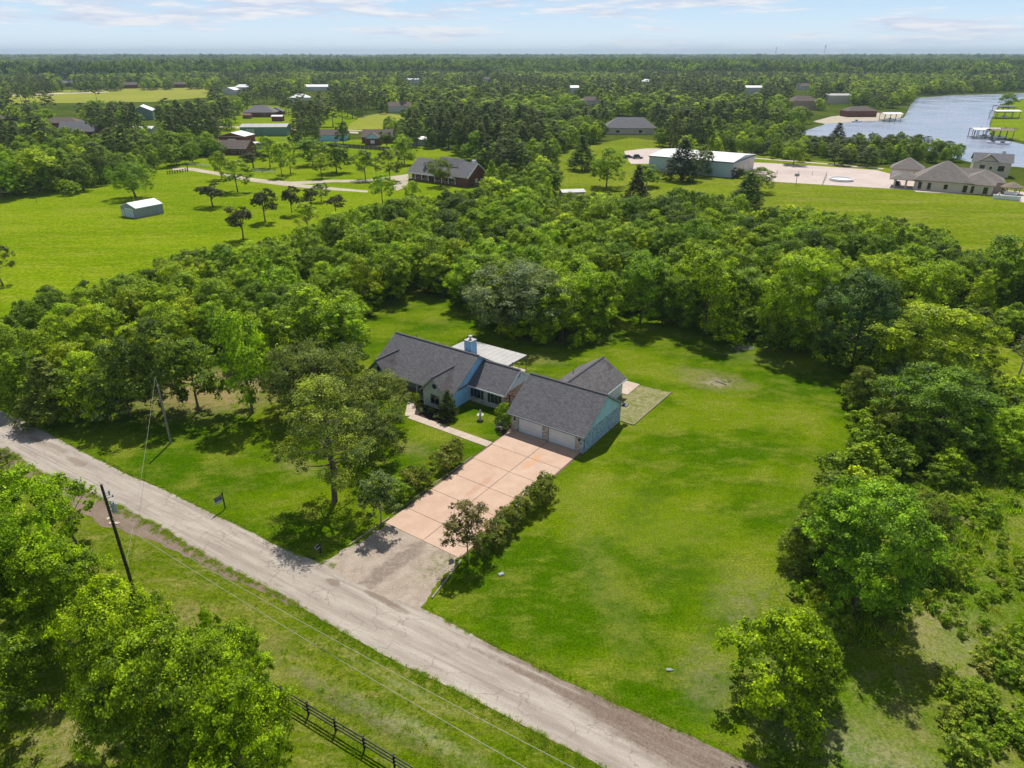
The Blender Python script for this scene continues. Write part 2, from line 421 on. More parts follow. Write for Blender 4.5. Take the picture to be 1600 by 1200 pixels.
M['drive'] = concrete('pink_concrete', (.53, .375, .28), (.61, .445, .34), (.52, .32, .21), .35, .5, [(832, 722, 2.2, .5, (.62, .33, .17)), (750, 760, 2.5, .4, (.5, .3, .2)), (700, 800, 2, .4, (.52, .36, .26))])
M['joint'] = plain('dark_joint', (.16, .11, .085), .95)
M['walk'] = concrete('walk_concrete', (.50, .40, .32), (.60, .50, .42), (.40, .31, .25))
M['court'] = concrete('pale_concrete', (.55, .45, .40), (.63, .54, .49), (.44, .35, .31), .5, .12)
M['track'] = concrete('sandy_track', (.42, .36, .26), (.52, .46, .36), (.35, .32, .2), .5, .15)
M['shingle'] = shingles('grey_shingles', (.125, .122, .130), (.185, .182, .192), amount=.18)
M['shingle_old'] = shingles('stained_shingles', (.12, .112, .115), (.19, .18, .185), stain=(.075, .05, .045), amount=.7)
M['ridge'] = plain('ridge_cap', (.085, .083, .09), .9)
M['blue'] = siding('light_blue_siding', (.30, .60, .92)); M['pale'] = siding('pale_siding', (.50, .58, .58)); M['icy'] = siding('white_siding', (.60, .68, .74))  # blue of sky-lit shade is put into the light blue and white paint
M['teal'] = siding('teal_siding', (.42, .66, .90))  # teal paint with the blue of skylit shade mixed into its colour
M['brick_light'] = brick('pale_mottled_brick', (.46, .44, .42), (.34, .29, .26), (.50, .49, .47))
M['brick_blue'] = brick('blue_grey_brick', (.36, .48, .66), (.14, .22, .34), (.44, .56, .74))  # whitish mottled brick, the blue of its shaded side painted into the colour
M['brick_tan'] = brick('tan_brick', (.42, .29, .20), (.34, .22, .15), (.45, .36, .28))
M['brick_red'] = brick('red_brick', (.19, .075, .06), (.14, .055, .045), (.2, .12, .1)); M['stucco'] = plain('cream_stucco', (.60, .52, .42), .85, .06, .4)
M['white'] = plain('white_paint', (.74, .75, .76), .5, .05, .8); M['door_white'] = plain('door_paint', (.66, .70, .76), .45, .04, .8)
M['trim'] = plain('grey_trim', (.30, .33, .36), .6, .1); M['glass'] = plain('dark_glass', (.012, .018, .026), .08, .2, 1, .6)
M['shutter'] = plain('dark_shutter', (.025, .035, .05), .6); M['gutter'] = plain('gutter_metal', (.09, .12, .14), .45, .1, 2, .5)
M['tin'] = plain('pale_tin', (.44, .425, .415), .45, .10, .35, .5); M['tin_white'] = plain('white_tin_roof', (.80, .80, .80), .5, .06, .1)
M['metal_blue'] = plain('pale_metal_wall', (.44, .54, .60), .5, .05, .2); M['metal_grey'] = plain('grey_metal_wall', (.24, .28, .33), .5, .06, .2)
M['green_wall'] = plain('green_metal_wall', (.15, .26, .23), .6, .08, .2); M['barn_red'] = plain('barn_red_paint', (.22, .06, .06), .7)
M['black'] = plain('black_paint', (.012, .012, .014), .45, .3, 3); M['post'] = plain('weathered_pole', (.055, .045, .035), .9, .3, 4)
M['grey'] = plain('grey_metal', (.36, .40, .45), .4, .1, 2, .5); M['timber'] = plain('landscape_timber', (.30, .25, .19), .9, .2, 3)
M['redwood'] = plain('dark_red_timber', (.08, .03, .025), .8); M['stone'] = plain('cast_stone', (.48, .46, .42), .9, .2, 5)
M['wire'] = plain('wire', (.32, .31, .27), .5); M['roof_tan'] = shingles('taupe_shingles', (.19, .165, .15), (.27, .24, .22), amount=.2)
M['roof_brown'] = shingles('brown_shingles', (.12, .095, .085), (.19, .155, .14), amount=.2); M['roof_grey'] = shingles('cool_grey_shingles', (.15, .145, .155), (.23, .225, .235), amount=.15)
M['bark'] = plain('bark', (.13, .10, .075), .95, .35, 4); M['bark_pale'] = plain('pale_bark', (.27, .25, .215), .95, .3, 4); M['deadwood'] = plain('dead_wood', (.36, .33, .29), .9, .25, 4)
M['thatch'] = plain('thatch', (.25, .20, .155), .95, .4, 3); M['sign_blue'] = plain('sign_face_blue', (.10, .12, .22), .5, .1); M['sign_grey'] = plain('sign_face_grey', (.45, .50, .60), .5, .1)
M['dock'] = plain('dock_wood', (.17, .14, .12), .9, .3, 2); M['boat'] = plain('boat_hull', (.72, .73, .75), .3, .05); M['car'] = plain('dark_car_paint', (.03, .045, .08), .25, .1, 1, .6)
M['tyre'] = plain('tyre', (.02, .02, .02), .9); M['far_white'] = plain('far_pale_wall', (.60, .60, .58), .7, .1, .02); M['rust'] = plain('red_brown_roof', (.25, .12, .09), .8, .2, .5)


def leaf_material(name, stops=None, trans=.25, spec=.14, rough=.5):
    """foliage: per-leaf variation from the mesh; base colour per tree (object colour) or from a ramp over the instances"""
    m = bpy.data.materials.new(name); m.use_nodes = True; t = NT(m.node_tree); t.n.clear()
    oi = t.new('ShaderNodeObjectInfo')
    c = oi.outputs['Color'] if stops is None else t.ramp(oi.outputs['Random'], stops)
    a = t.new('ShaderNodeAttribute'); a.attribute_name = 'tint'; tint = a.outputs['Fac']
    dark = t.mix(1.0, c, (.26, .34, .42), 'MULTIPLY'); light = t.mix(1.0, c, (1.80, 1.66, 1.0), 'MULTIPLY')
    c = t.mix(tint, dark, light)
    b = t.new('ShaderNodeBsdfPrincipled'); b.inputs['Roughness'].default_value = rough; b.inputs['Specular IOR Level'].default_value = spec
    t.put(b.inputs['Base Color'], c)
    tr = t.new('ShaderNodeBsdfTranslucent'); t.put(tr.inputs[0], t.mix(1.0, c, (1.7, 1.6, .35), 'MULTIPLY'))
    mx = t.new('ShaderNodeMixShader'); mx.inputs[0].default_value = trans; t.l.new(b.outputs[0], mx.inputs[1]); t.l.new(tr.outputs[0], mx.inputs[2])
    o = t.new('ShaderNodeOutputMaterial'); t.l.new(mx.outputs[0], o.inputs[0]); return m


BRIGHT = (.272, .415, .006); YELLOW = (.48, .60, .010); MID = (.182, .300, .010); DEEP = (.095, .165, .016)
OLIVE = (.175, .245, .030); GREYG = (.20, .28, .135); PINE = (.125, .180, .036); CEDAR = (.062, .078, .020); LIME = (.32, .44, .008)
M['leaf'] = leaf_material('leaves')
M['leaf_wood'] = leaf_material('wood_leaves', [(0, DEEP), (.2, MID), (.4, BRIGHT), (.55, MID), (.7, OLIVE), (.85, BRIGHT), (1, YELLOW)])
M['leaf_far'] = leaf_material('far_leaves', [(0, DEEP), (.2, MID), (.4, OLIVE), (.6, BRIGHT), (.8, LIME), (1, YELLOW)], .25, .2, .6)
M['leaf_pine'] = leaf_material('far_pine_needles', [(0, (.085, .125, .035)), (.5, PINE), (1, (.17, .21, .05))], .2, .2, .6)
M['leaf_patch'] = leaf_material('distant_canopy', [(0, (.08, .15, .03)), (.4, PINE), (.7, MID), (.9, OLIVE), (1, BRIGHT)], .2, .1, .8)
M['weed'] = leaf_material('weed_leaves', [(0, (.20, .36, .012)), (.35, (.28, .42, .025)), (.6, (.32, .40, .05)), (.85, (.22, .40, .012)), (1, (.36, .38, .10))], .4, .2, .6)


# ------------------------------------------------------------------ foliage meshes
def quads_mesh(name, V, Q, mats, midx=None, tint=None):
    me = bpy.data.meshes.new(name); nv, nq = len(V), len(Q)
    me.vertices.add(nv); me.vertices.foreach_set('co', V.astype(np.float32).ravel())
    me.loops.add(nq * 4); me.loops.foreach_set('vertex_index', Q.astype(np.int32).ravel())
    me.polygons.add(nq); me.polygons.foreach_set('loop_start', np.arange(0, nq * 4, 4, dtype=np.int32))
    for m in mats: me.materials.append(m)
    if midx is not None: me.polygons.foreach_set('material_index', midx.astype(np.int32))
    if tint is not None:
        a = me.attributes.new('tint', 'FLOAT', 'POINT'); a.data.foreach_set('value', tint.astype(np.float32))
    me.update(calc_edges=True); return me


def leaf_quads(P, N, size, rng, aspect=.62):
    """rhombic leaf sprays at P facing roughly N, slightly folded"""
    n = len(P); a = np.cross(N, rng.normal(size=(n, 3))); a /= np.linalg.norm(a, axis=1, keepdims=True) + 1e-9
    b = np.cross(N, a); s = (size * rng.uniform(.6, 1.35, n))[:, None]
    V = np.empty((n, 4, 3)); V[:, 0] = P - a * s * .5; V[:, 1] = P + b * s * aspect * .5 - N * s * .10
    V[:, 2] = P + a * s * .5; V[:, 3] = P - b * s * aspect * .5 - N * s * .10
    return V.reshape(-1, 3), np.arange(n * 4).reshape(n, 4)


def crown_points(lobes, n, rng, twig=0.16, twigs=26, up=.35, inner=.12, flat=1.0):
    """leaf positions on and in the lobes, gathered into twigs; returns P, N, tint"""
    lobes = np.asarray(lobes, float); c = lobes[:, :3]; r = lobes[:, 3:6] if lobes.shape[1] >= 6 else np.repeat(lobes[:, 3:4], 3, 1)
    wgt = r.prod(1) ** (2 / 3); cen = (c * wgt[:, None]).sum(0) / wgt.sum()
    out = c - cen; out /= np.linalg.norm(out, axis=1, keepdims=True) + 1e-6
    K = len(lobes) * twigs; tl = rng.choice(len(lobes), K, p=wgt / wgt.sum())
    d = rng.normal(size=(K, 3)); d /= np.linalg.norm(d, axis=1, keepdims=True)
    d = d + out[tl] * .55 + np.array([0, 0, up]); d /= np.linalg.norm(d, axis=1, keepdims=True)
    rad = rng.uniform(.62, 1.18, K); tp = c[tl] + d * r[tl] * rad[:, None]
    ttint = np.clip(rng.normal(.42, .27, K) + (lobe_t := rng.normal(0, .13, len(lobes)))[tl], 0, 1)
    k = rng.integers(0, K, n); sig = (r[tl[k]].mean(1) * twig)[:, None]
    off = rng.normal(size=(n, 3)) * rng.uniform(.6, 1.25, K)[k][:, None]; off[:, 2] *= .6 * flat
    P = tp[k] + off * sig; N = d[k] * 1.1 + rng.normal(size=(n, 3)) * .55 + np.array([0, 0, .60])
    ins = rng.random(n) < inner; P[ins] = c[tl[k[ins]]] + (P[ins] - c[tl[k[ins]]]) * rng.uniform(.3, .85, (ins.sum(), 1))
    N /= np.linalg.norm(N, axis=1, keepdims=True)
    return P, N, np.clip(ttint[k] + rng.normal(0, .20, n), 0, 1)


def limb(P0, P1, r0, r1, n=6, seg=4, bend=.1, rng=None):
    P0 = np.asarray(P0, float); P1 = np.asarray(P1, float); d = P1 - P0; L = np.linalg.norm(d) + 1e-6; d /= L
    a = np.cross(d, [0.3, 0.9, 0.17]); a /= np.linalg.norm(a); b = np.cross(d, a)
    V = []; off = (rng.normal(size=2) if rng is not None else np.zeros(2)) * bend * L
    for k in range(seg + 1):
        t = k / seg; p = P0 + d * L * t + (a * off[0] + b * off[1]) * math.sin(math.pi * t) * .8; r = r0 + (r1 - r0) * t
        if k == 0: r *= 1.18
        for i in range(n):
            u = 2 * math.pi * i / n; V.append(p + (a * math.cos(u) + b * math.sin(u)) * r)
    Q = [(k * n + i, k * n + (i + 1) % n, (k + 1) * n + (i + 1) % n, (k + 1) * n + i) for k in range(seg) for i in range(n)]
    return np.array(V), np.array(Q)


def merge(parts):
    V = []; Q = []; b = 0
    for v, q in parts: V.append(v); Q.append(q + b); b += len(v)
    return np.vstack(V), np.vstack(Q)


def broad_lobes(rad, h, base, n, rng, dome=1.0):
    """lobes spread over a domed crown"""
    L = [(0, 0, base + (h - base) * .55, rad * .52, rad * .52, (h - base) * .33)]
    for i in range(n):
        t = (i + .5) / n; z = base + (h - base) * (.14 + .72 * t ** .85); k = math.sin(math.pi * min(1, (.20 + .72 * t))) ** .6
        ang = i * 2.399 + rng.uniform(-.4, .4); rr = rad * k * rng.uniform(.45, .92); lr = rad * rng.uniform(.19, .36)
        L.append((rr * math.cos(ang), rr * math.sin(ang), z * dome + rng.uniform(-.3, .3), lr, lr, lr * rng.uniform(.62, .85)))
    L.append((rng.uniform(-.15, .15) * rad, rng.uniform(-.15, .15) * rad, h - rad * .26, rad * .34, rad * .34, rad * .27))
    return L


def make_tree(kind, rad, h, base, nl, leaves, leaf, seed, trunk_r, bark, lmat, twig=.16, twigs=26, lobes=None, up=.35, joined=False, inner=.12, limbs=8, aspect=.62):
    rng = np.random.default_rng(seed)
    if lobes is None: lobes = broad_lobes(rad, h, base, nl, rng)
    P, N, T = crown_points(lobes, leaves, rng, twig, twigs, up, inner)
    P[:, 2] = np.maximum(P[:, 2], .15)
    V, Q = leaf_quads(P, N, leaf, rng, aspect); T4 = np.repeat(T, 4)
    parts = []; seg = 2 if joined and leaves < 2500 else 4; ns = 4 if seg == 2 else 7
    top = lobes[0][2] if kind != 'pine' else h * .93
    parts.append(limb((0, 0, -.2), (rng.uniform(-.2, .2), rng.uniform(-.2, .2), top), trunk_r, trunk_r * (.35 if kind != 'pine' else .22), ns, seg, .03, rng))
    for l in lobes[1:1 + limbs]:
        s = top * rng.uniform(.35, .75) if kind != 'pine' else l[2] - .4
        parts.append(limb((0, 0, max(s, .3)), l[:3], trunk_r * .38, trunk_r * .12, 4 if ns == 4 else 5, 2 if seg == 2 else 3, .10, rng))
    TV, TQ = merge(parts)
    if joined:
        n0 = len(TV); V2 = np.vstack([TV, V]); Q2 = np.vstack([TQ, Q + n0]); mi = np.r_[np.zeros(len(TQ)), np.ones(len(Q))]
        return quads_mesh(kind, V2, Q2, [bark, lmat], mi, np.r_[np.full(n0, .5), T4])
    return quads_mesh(kind + '_trunk', TV, TQ, [bark]), quads_mesh(kind + '_crown', V, Q, [lmat], None, T4)


def pine_lobes(rad, h, base, n, rng):
    L = [(0, 0, h - rad * .3, rad * .35, rad * .35, rad * .32)]
    for i in range(n):
        t = (i + .5) / n; z = base + (h * .94 - base) * t; k = (1 - t) ** .6 * .9 + .18
        a = i * 2.399 + rng.uniform(-.5, .5); rr = rad * k * rng.uniform(.5, .95); lr = rad * rng.uniform(.22, .36)
        L.append((rr * math.cos(a), rr * math.sin(a), z + rr * .12, lr, lr, lr * .45))
    return L


def flat_lobes(rad, h, base, n, rng):
    L = [(0, 0, h * .66, rad * .4, rad * .4, h * .16)]
    for i in range(n):
        a = i * 2.399 + rng.uniform(-.4, .4); rr = rad * rng.uniform(.25, .8); lr = rad * rng.uniform(.24, .36)
        z = base + (h - base) * rng.uniform(.15, .85) * (1 - .35 * rr / rad) + .2
        L.append((rr * math.cos(a), rr * math.sin(a), z, lr, lr, lr * .5))
    return L


def cone_lobes(rad, h, n, rng):
    L = [(0, 0, h * .4, rad * .5, rad * .5, h * .3)]
    for i in range(n):
        t = (i + .5) / n; a = i * 2.399; rr = rad * (1 - t) * .75; lr = rad * (.42 - .22 * t)
        L.append((rr * math.cos(a), rr * math.sin(a), h * (.1 + .82 * t), lr, lr, lr * 1.25))
    return L


PROTO = {}
g0 = np.random.default_rng(5)
PROTO['hi'] = [make_tree('broadleaf', 4.6, 10, 1.0, 34, 42000, .18, 20 + i, .2, M['bark'], M['leaf'], .17, 14) for i in range(3)]
PROTO['mid'] = [make_tree('broadleaf', 4.5, 10, .6, 24, 14000, .27, 30 + i, .18, M['bark'], M['leaf'], .19, 14) for i in range(6)]
PROTO['oak'] = [make_tree('oak', 5.2, 9, 1.6, 30, 22000, .20, 40 + i, .26, M['bark'], M['leaf'], .17, 20, lobes=None if i else flat_lobes(5.2, 9, 2.2, 30, g0)) for i in range(2)]
PROTO['pine'] = [make_tree('pine', 3.4, 16, 5.0 + i, 26, 8500, .26, 50 + i, .2, M['bark'], M['leaf'], .26, 14, lobes=pine_lobes(3.4, 16, 5.0 + i, 26, g0), limbs=26, up=.6) for i in range(3)]
PROTO['yardpine'] = [make_tree('pine', 4.0, 15, 4.2, 40, 20000, .17, 57, .25, M['bark'], M['leaf'], .28, 12, lobes=pine_lobes(4.0, 15, 4.2, 34, g0), limbs=34, up=.5)]
PROTO['cedar'] = [make_tree('cedar', 4.4, 8, 2.0, 20, 9000, .25, 60 + i, .2, M['bark'], M['leaf'], .15, 22, lobes=flat_lobes(4.4, 8, 2.3 + .3 * i, 18, g0), limbs=10) for i in range(2)]
PROTO['open'] = [make_tree('open_tree', 3.4, 8.5, 2.4, 14, 7000, .26, 66 + i, .16, M['bark'], M['leaf'], .17, 20, lobes=broad_lobes(3.4, 8.5, 2.2, 14, g0)) for i in range(2)]
PROTO['column'] = [make_tree('column_tree', 3.2, 11, .4, 22, 12000, .26, 70, .2, M['bark'], M['leaf'], .15, 24, lobes=cone_lobes(3.4, 11, 26, g0))]
PROTO['vase'] = [make_tree('crape_myrtle', 1.9, 6, 1.4, 16, 6500, .16, 74 + i, .07, M['bark_pale'], M['leaf'], .2, 18, lobes=broad_lobes(1.9, 6, 1.3, 15, g0), limbs=14) for i in range(2)]
PROTO['bush'] = [make_tree('bush', 1.6, 2.2, .1, 12, 4200, .14, 80 + i, .06, M['bark'], M['leaf'], .2, 16, lobes=broad_lobes(1.6, 2.2, .2, 12, g0), limbs=5) for i in range(3)]
PROTO['cone'] = [make_tree('cone_bush', 1.1, 3.8, .1, 20, 6000, .13, 84, .06, M['bark'], M['leaf'], .2, 16, lobes=cone_lobes(1.1, 3.8, 22, g0), limbs=5)]
DIM = {'hi': (4.6, 10), 'mid': (4.5, 10), 'oak': (5.2, 9), 'pine': (3.4, 16), 'yardpine': (4.0, 15), 'cedar': (4.4, 8), 'open': (3.4, 8.5), 'column': (3.2, 11), 'vase': (1.9, 6), 'bush': (1.6, 2.2), 'cone': (1.1, 3.8)}
NAME = {'hi': 'broadleaf_tree', 'mid': 'broadleaf_tree', 'oak': 'oak_tree', 'pine': 'pine_tree', 'yardpine': 'pine_tree', 'cedar': 'cedar_tree', 'open': 'young_tree', 'column': 'dense_tree', 'vase': 'crape_myrtle', 'bush': 'shrub', 'cone': 'conifer_shrub'}

for k_, lst in PROTO.items():
    for j_, (tm_, cm_) in enumerate(lst):
        co = np.empty(len(cm_.vertices) * 3, np.float32); cm_.vertices.foreach_get('co', co); co = co.reshape(-1, 3)
        cm_['reach'] = float(np.percentile(np.hypot(co[:, 0], co[:, 1]), 97)); cm_['top'] = float(np.percentile(co[:, 2], 99.7))
cnt = [0]


def plant(kind, x, y, h, wd, col, label, group=None, rot=None):
    """one tree: an Empty at its foot with trunk and crown"""
    cnt[0] += 1; pr = PROTO[kind]; tm, cmh = pr[cnt[0] % len(pr)]; r0, h0 = cmh['reach'], cmh['top']
    cat = 'shrub' if kind in ('bush', 'cone') else 'tree'
    o = empty(NAME[kind], (x, y, 0), rot if rot is not None else random.uniform(0, 6.28), label, cat, group, (wd / 2 / r0, wd / 2 / r0, h / h0))
    t_ = link('trunk' if cat == 'tree' else 'stem', tm, o); c_ = link('crown' if cat == 'tree' else 'foliage', cmh, o)
    j = random.uniform(.86, 1.14); c_.color = (col[0] * j * random.uniform(.93, 1.07), col[1] * j, col[2] * j, 1)
    return o


def T(kind, bx, by, top, wpx, col, label, group=None, hmul=1.0):
    p = at(bx, by); h = height(bx, by, top) * hmul; q = Vector((p.x, p.y, h * .6))
    return plant(kind, p.x, p.y, h, wpx / ppm(q), col, label, group)


# ------------------------------------------------------------------ ground
def sheet(name, pts, z, mat, px=True, jit=.25, step=1.2, kind='structure'):
    P = [at(*p).to_2d() if px else Vector(p) for p in pts]; out = []
    for i in range(len(P)):
        a, b_ = P[i], P[(i + 1) % len(P)]; L = (b_ - a).length; k = max(1, min(80, int(L / step)))
        n = Vector((-(b_ - a).y, (b_ - a).x)).normalized() if L > 0 else Vector((0, 0))
        for j in range(k):
            q = a + (b_ - a) * (j / k) + n * (random.uniform(-jit, jit) if jit else 0); out.append((q.x, q.y, z))
    m = MB(); m.poly(out); o = m.build(name, mat)
    if o.data.polygons[0].normal.z < 0: o.data.flip_normals()
    if kind: o['kind'] = kind
    return o


g = MB(); g.poly([(-30000, -3000, 0), (30000, -3000, 0), (30000, 42000, 0), (-30000, 42000, 0)]); gr = g.build('ground', M['ground']); gr['kind'] = 'structure'

roadN = [(-260, 520), (-120, 590), (0, 641), (35, 657), (77, 678), (140, 712), (196, 740), (252, 763), (322, 798), (380, 825), (443, 858), (516, 884), (570, 905), (610, 925), (650, 945), (725, 985), (800, 1025), (875, 1061), (950, 1095), (1100, 1160), (1180, 1196), (1300, 1262), (1450, 1350)]
roadS = [(-260, 566), (-120, 640), (-40, 683), (25, 710), (60, 737), (129, 764), (175, 785), (250, 822), (292, 850), (358, 888), (446, 932), (500, 967), (600, 1025), (700, 1072), (825, 1137), (925, 1190), (1060, 1265), (1240, 1360)]
sheet('road', roadN + roadS[::-1], .030, M['road'], jit=.07, step=.7)
sheet('dirt_shoulder', [(-200, 600), (-40, 683), (25, 706), (60, 731), (129, 758), (175, 779), (250, 812), (292, 840), (358, 880), (446, 927), (490, 958), (430, 936), (350, 900), (304, 876), (250, 850), (196, 830), (160, 822), (121, 795), (83, 762), (30, 742), (-60, 718), (-200, 650)], .022, M['dirt'], jit=.18, step=.7)
sheet('lawn', [(-120, 590), (0, 641), (77, 678), (252, 763), (380, 825), (516, 884), (610, 925), (650, 945), (800, 1025), (950, 1095), (1180, 1196), (1300, 1262), (1260, 1120), (1150, 1060), (1200, 960), (1265, 830), (1320, 700), (1350, 610), (1420, 560), (1300, 500), (1100, 470), (960, 470), (850, 470), (760, 440), (640, 440), (540, 470), (480, 560), (360, 560), (200, 590), (60, 590), (-120, 560)], .008, M['lawn'], jit=.2)
sheet('roadside_verge', [(-200, 640), (-60, 712), (30, 737), (83, 757), (121, 788), (196, 822), (250, 845), (304, 870), (358, 890), (446, 933), (500, 968), (600, 1026), (700, 1073), (825, 1138), (925, 1191), (1060, 1266), (1240, 1362), (900, 1900), (-600, 1600), (-600, 800)], .010, M['verge'], jit=.14, step=.7)
sheet('rough_ground', [(1150, 1060), (1195, 1203), (1330, 1280), (1800, 1500), (2000, 900), (1800, 640), (1600, 640), (1500, 700), (1400, 800), (1290, 860), (1215, 900), (1165, 1000)], .016, M['rough'], jit=.4)
sheet('meadow', [(-300, 330), (0, 305), (60, 290), (170, 275), (285, 250), (440, 225), (560, 218), (640, 228), (760, 240), (800, 300), (740, 340), (600, 400), (420, 440), (250, 460), (100, 500), (-60, 560), (-300, 600)], .012, M['meadow'], jit=1.0, step=6)
sheet('pasture', [(1150, 236), (1380, 262), (1600, 290), (1900, 320), (1900, 460), (1600, 430), (1500, 440), (1300, 400), (1150, 380), (1000, 340), (860, 320), (860, 240), (985, 215)], .012, M['field'], jit=1.0, step=6)
sheet('small_pasture', [(1480, 520), (1640, 560), (1700, 640), (1560, 600)], .014, M['field'], jit=.6, step=3)
sheet('hay_field', [(-200, 166), (0, 162), (110, 161), (240, 159), (335, 151), (330, 135), (100, 141), (-200, 146)], .03, M['hayfield'], jit=4, step=30)
sheet('neighbour_pasture', [(538, 203), (560, 184), (600, 176), (625, 180), (650, 200)], .03, M['hayfield'], jit=1, step=10)
sheet('village_lawn', [(270, 232), (240, 205), (260, 178), (330, 165), (520, 165), (560, 185), (540, 205), (560, 240), (400, 248)], .024, M['meadow'], jit=2, step=10)
sheet('far_road', [(-200, 152), (0, 148.5), (60, 146.5), (170, 143), (170, 144.2), (60, 148.2), (0, 150.5), (-200, 154)], .06, M['court'], jit=0)
sheet('far_road', [(520, 202), (590, 204.5), (590, 206), (520, 203.6)], .06, M['track'], jit=0)
sheet('village_road', [(262, 188), (330, 196), (440, 200), (560, 206), (560, 209), (440, 203.5), (330, 199), (262, 191)], .06, M['track'], jit=0)
# curving tracks to the brick house
sheet('farm_track', [(270, 262), (300, 262), (350, 271), (400, 279), (455, 284), (520, 281), (570, 281), (600, 277), (638, 272), (640, 276), (610, 281), (570, 285), (520, 285), (470, 288), (520, 293), (575, 298), (574, 301), (500, 296), (440, 290), (395, 284), (340, 274), (300, 267), (270, 266)], .05, M['track'], jit=.15, step=4)
sheet('farm_track', [(612, 277), (640, 277), (636, 292), (620, 298), (612, 293), (622, 285)], .054, M['track'], jit=.1, step=2)
sheet('concrete_court', [(1160, 253), (1240, 257), (1370, 266), (1440, 285), (1600, 300), (1700, 310), (1700, 318), (1600, 317), (1560, 305), (1432, 300), (1426, 297), (1205, 284), (1183, 277), (1150, 262)], .05, M['court'], jit=0)
sheet('gravel_yard', [(975, 236), (1010, 232), (1030, 232), (1045, 240), (1030, 256), (985, 256)], .05, M['court'], jit=.3, step=3)
sheet('lane', [(1130, 243), (1250, 252), (1380, 263), (1380, 264.6), (1250, 253.4), (1130, 244.4)], .05, M['court'], jit=0)


def water_material():
    m, t, b = pbr('river_water', .12, .5); P = t.new('ShaderNodeNewGeometry').outputs['Position']
    b.inputs['IOR'].default_value = 1.33
    n = t.noise(P, .03, 4, .6); c = t.mix(t.rng(n, .35, .65), (.24, .26, .33), (.31, .33, .42))
    t.put(b.inputs['Base Color'], c); t.put(b.inputs['Roughness'], t.rng(n, .3, .7, .12, .32))
    bump(t, b, t.math('ADD', t.noise(t.mapping(P, sc=(.6, 1.4, 1)), 1.2, 4, .6), t.noise(P, .25, 2, .5)), .25, .22); return m


M['water'] = water_material()
sheet('river', [(1240, 208), (1262, 203), (1290, 194), (1330, 189), (1385, 188), (1412, 184), (1422, 165), (1432, 153), (1490, 149), (1560, 147), (1640, 144), (1700, 143), (1700, 150), (1600, 154), (1578, 159), (1556, 170), (1548, 190), (1545, 205), (1548, 214), (1600, 226), (1700, 240), (1700, 270), (1600, 262), (1520, 255), (1450, 236), (1380, 222), (1300, 218)], .07, M['water'], jit=.6, step=8)
sheet('far_bank', [(1556, 170), (1578, 159), (1600, 155), (1720, 150), (1720, 236), (1600, 221), (1552, 213), (1546, 205), (1549, 190)], .12, M['meadow'], jit=.4, step=6)
sheet('far_bank', [(1340, 190), (1385, 188.5), (1408, 184), (1412, 178), (1360, 176), (1300, 182), (1270, 190), (1290, 194)], .12, M['track'], jit=.4, step=6)
sheet('pond', [(-60, 112), (60, 110), (250, 109), (250, 111), (60, 112.6), (-60, 115)], .1, M['water'], jit=0)

# ------------------------------------------------------------------ main house (local x along the front, y to the back)
TH = R(-34.5); HO = Vector((8.9, 73.4, 0)); HX = Vector((math.cos(TH), math.sin(TH), 0)); HY = Vector((-math.sin(TH), math.cos(TH), 0))


def hp(x, y, z=0): return HO + HX * x + HY * y + Vector((0, 0, z))


house = empty('ranch_house', HO, TH, 'long grey-roofed ranch house with two small front gables and attached double garage', 'house')


def gable_x(m, x0, x1, y0, y1, ze, zr, t=.14):
    yc = (y0 + y1) / 2
    m.slab([(x0, y0, ze), (x1, y0, ze), (x1, yc, zr), (x0, yc, zr)], t); m.slab([(x0, yc, zr), (x1, yc, zr), (x1, y1, ze), (x0, y1, ze)], t)
    return yc


def gable_y(m, x0, x1, y0, y1, ze, zr, t=.14):
    xc = (x0 + x1) / 2
    m.slab([(x0, y0, ze), (xc, y0, zr), (xc, y1, zr), (x0, y1, ze)], t); m.slab([(xc, y0, zr), (x1, y0, ze), (x1, y1, ze), (xc, y1, zr)], t)
    return xc


# garage wing
m = MB(); m.box(-10.9, -9.75, .0, .25, 0, 2.75).box(-6.05, -5.15, .0, .25, 0, 2.75).box(-1.2, -.25, .0, .25, 0, 2.75).box(-9.75, -6.05, .0, .25, 2.2, 2.75).box(-5.15, -1.2, .0, .25, 2.2, 2.75)
m.build('garage_front_wall', M['brick_light'], house)
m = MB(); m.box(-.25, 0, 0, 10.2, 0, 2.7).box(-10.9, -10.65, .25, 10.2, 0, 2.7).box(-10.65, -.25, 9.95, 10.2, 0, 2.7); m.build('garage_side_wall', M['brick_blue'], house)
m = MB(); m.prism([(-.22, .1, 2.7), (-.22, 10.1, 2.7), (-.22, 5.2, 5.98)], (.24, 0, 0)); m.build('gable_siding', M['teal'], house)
m = MB(); m.prism([(-10.7, .1, 2.7), (-10.7, 10.1, 2.7), (-10.7, 5.2, 5.98)], (-.24, 0, 0)); m.build('gable_siding', M['icy'], house)
for x0, x1 in ((-9.75, -6.05), (-5.15, -1.2)):
    d = MB(); d.box(x0, x1, .12, .16, 0, 2.2); d_ = d.build('garage_door', M['joint'], house)
    for k in range(4):
        q = MB(); q.box(x0 + .04, x1 - .04, .07, .118, .02 + k * .545, .02 + k * .545 + .525); q.build('door_panel', M['door_white'], d_)
    fr = MB(); fr.box(x0 - .08, x0, -.03, -.002, 0, 2.28).box(x1, x1 + .08, -.03, -.002, 0, 2.28).box(x0, x1, -.03, -.002, 2.2, 2.28); fr.build('door_frame', M['trim'], house)
m = MB(); gable_x(m, -11.35, .35, -.4, 10.8, 2.62, 6.2); m.build('garage_roof', M['shingle'], house)
m = MB(); m.bar((-11.36, 5.2, 6.2), (.36, 5.2, 6.2), .34, .05); m.build('ridge_cap', M['ridge'], house)
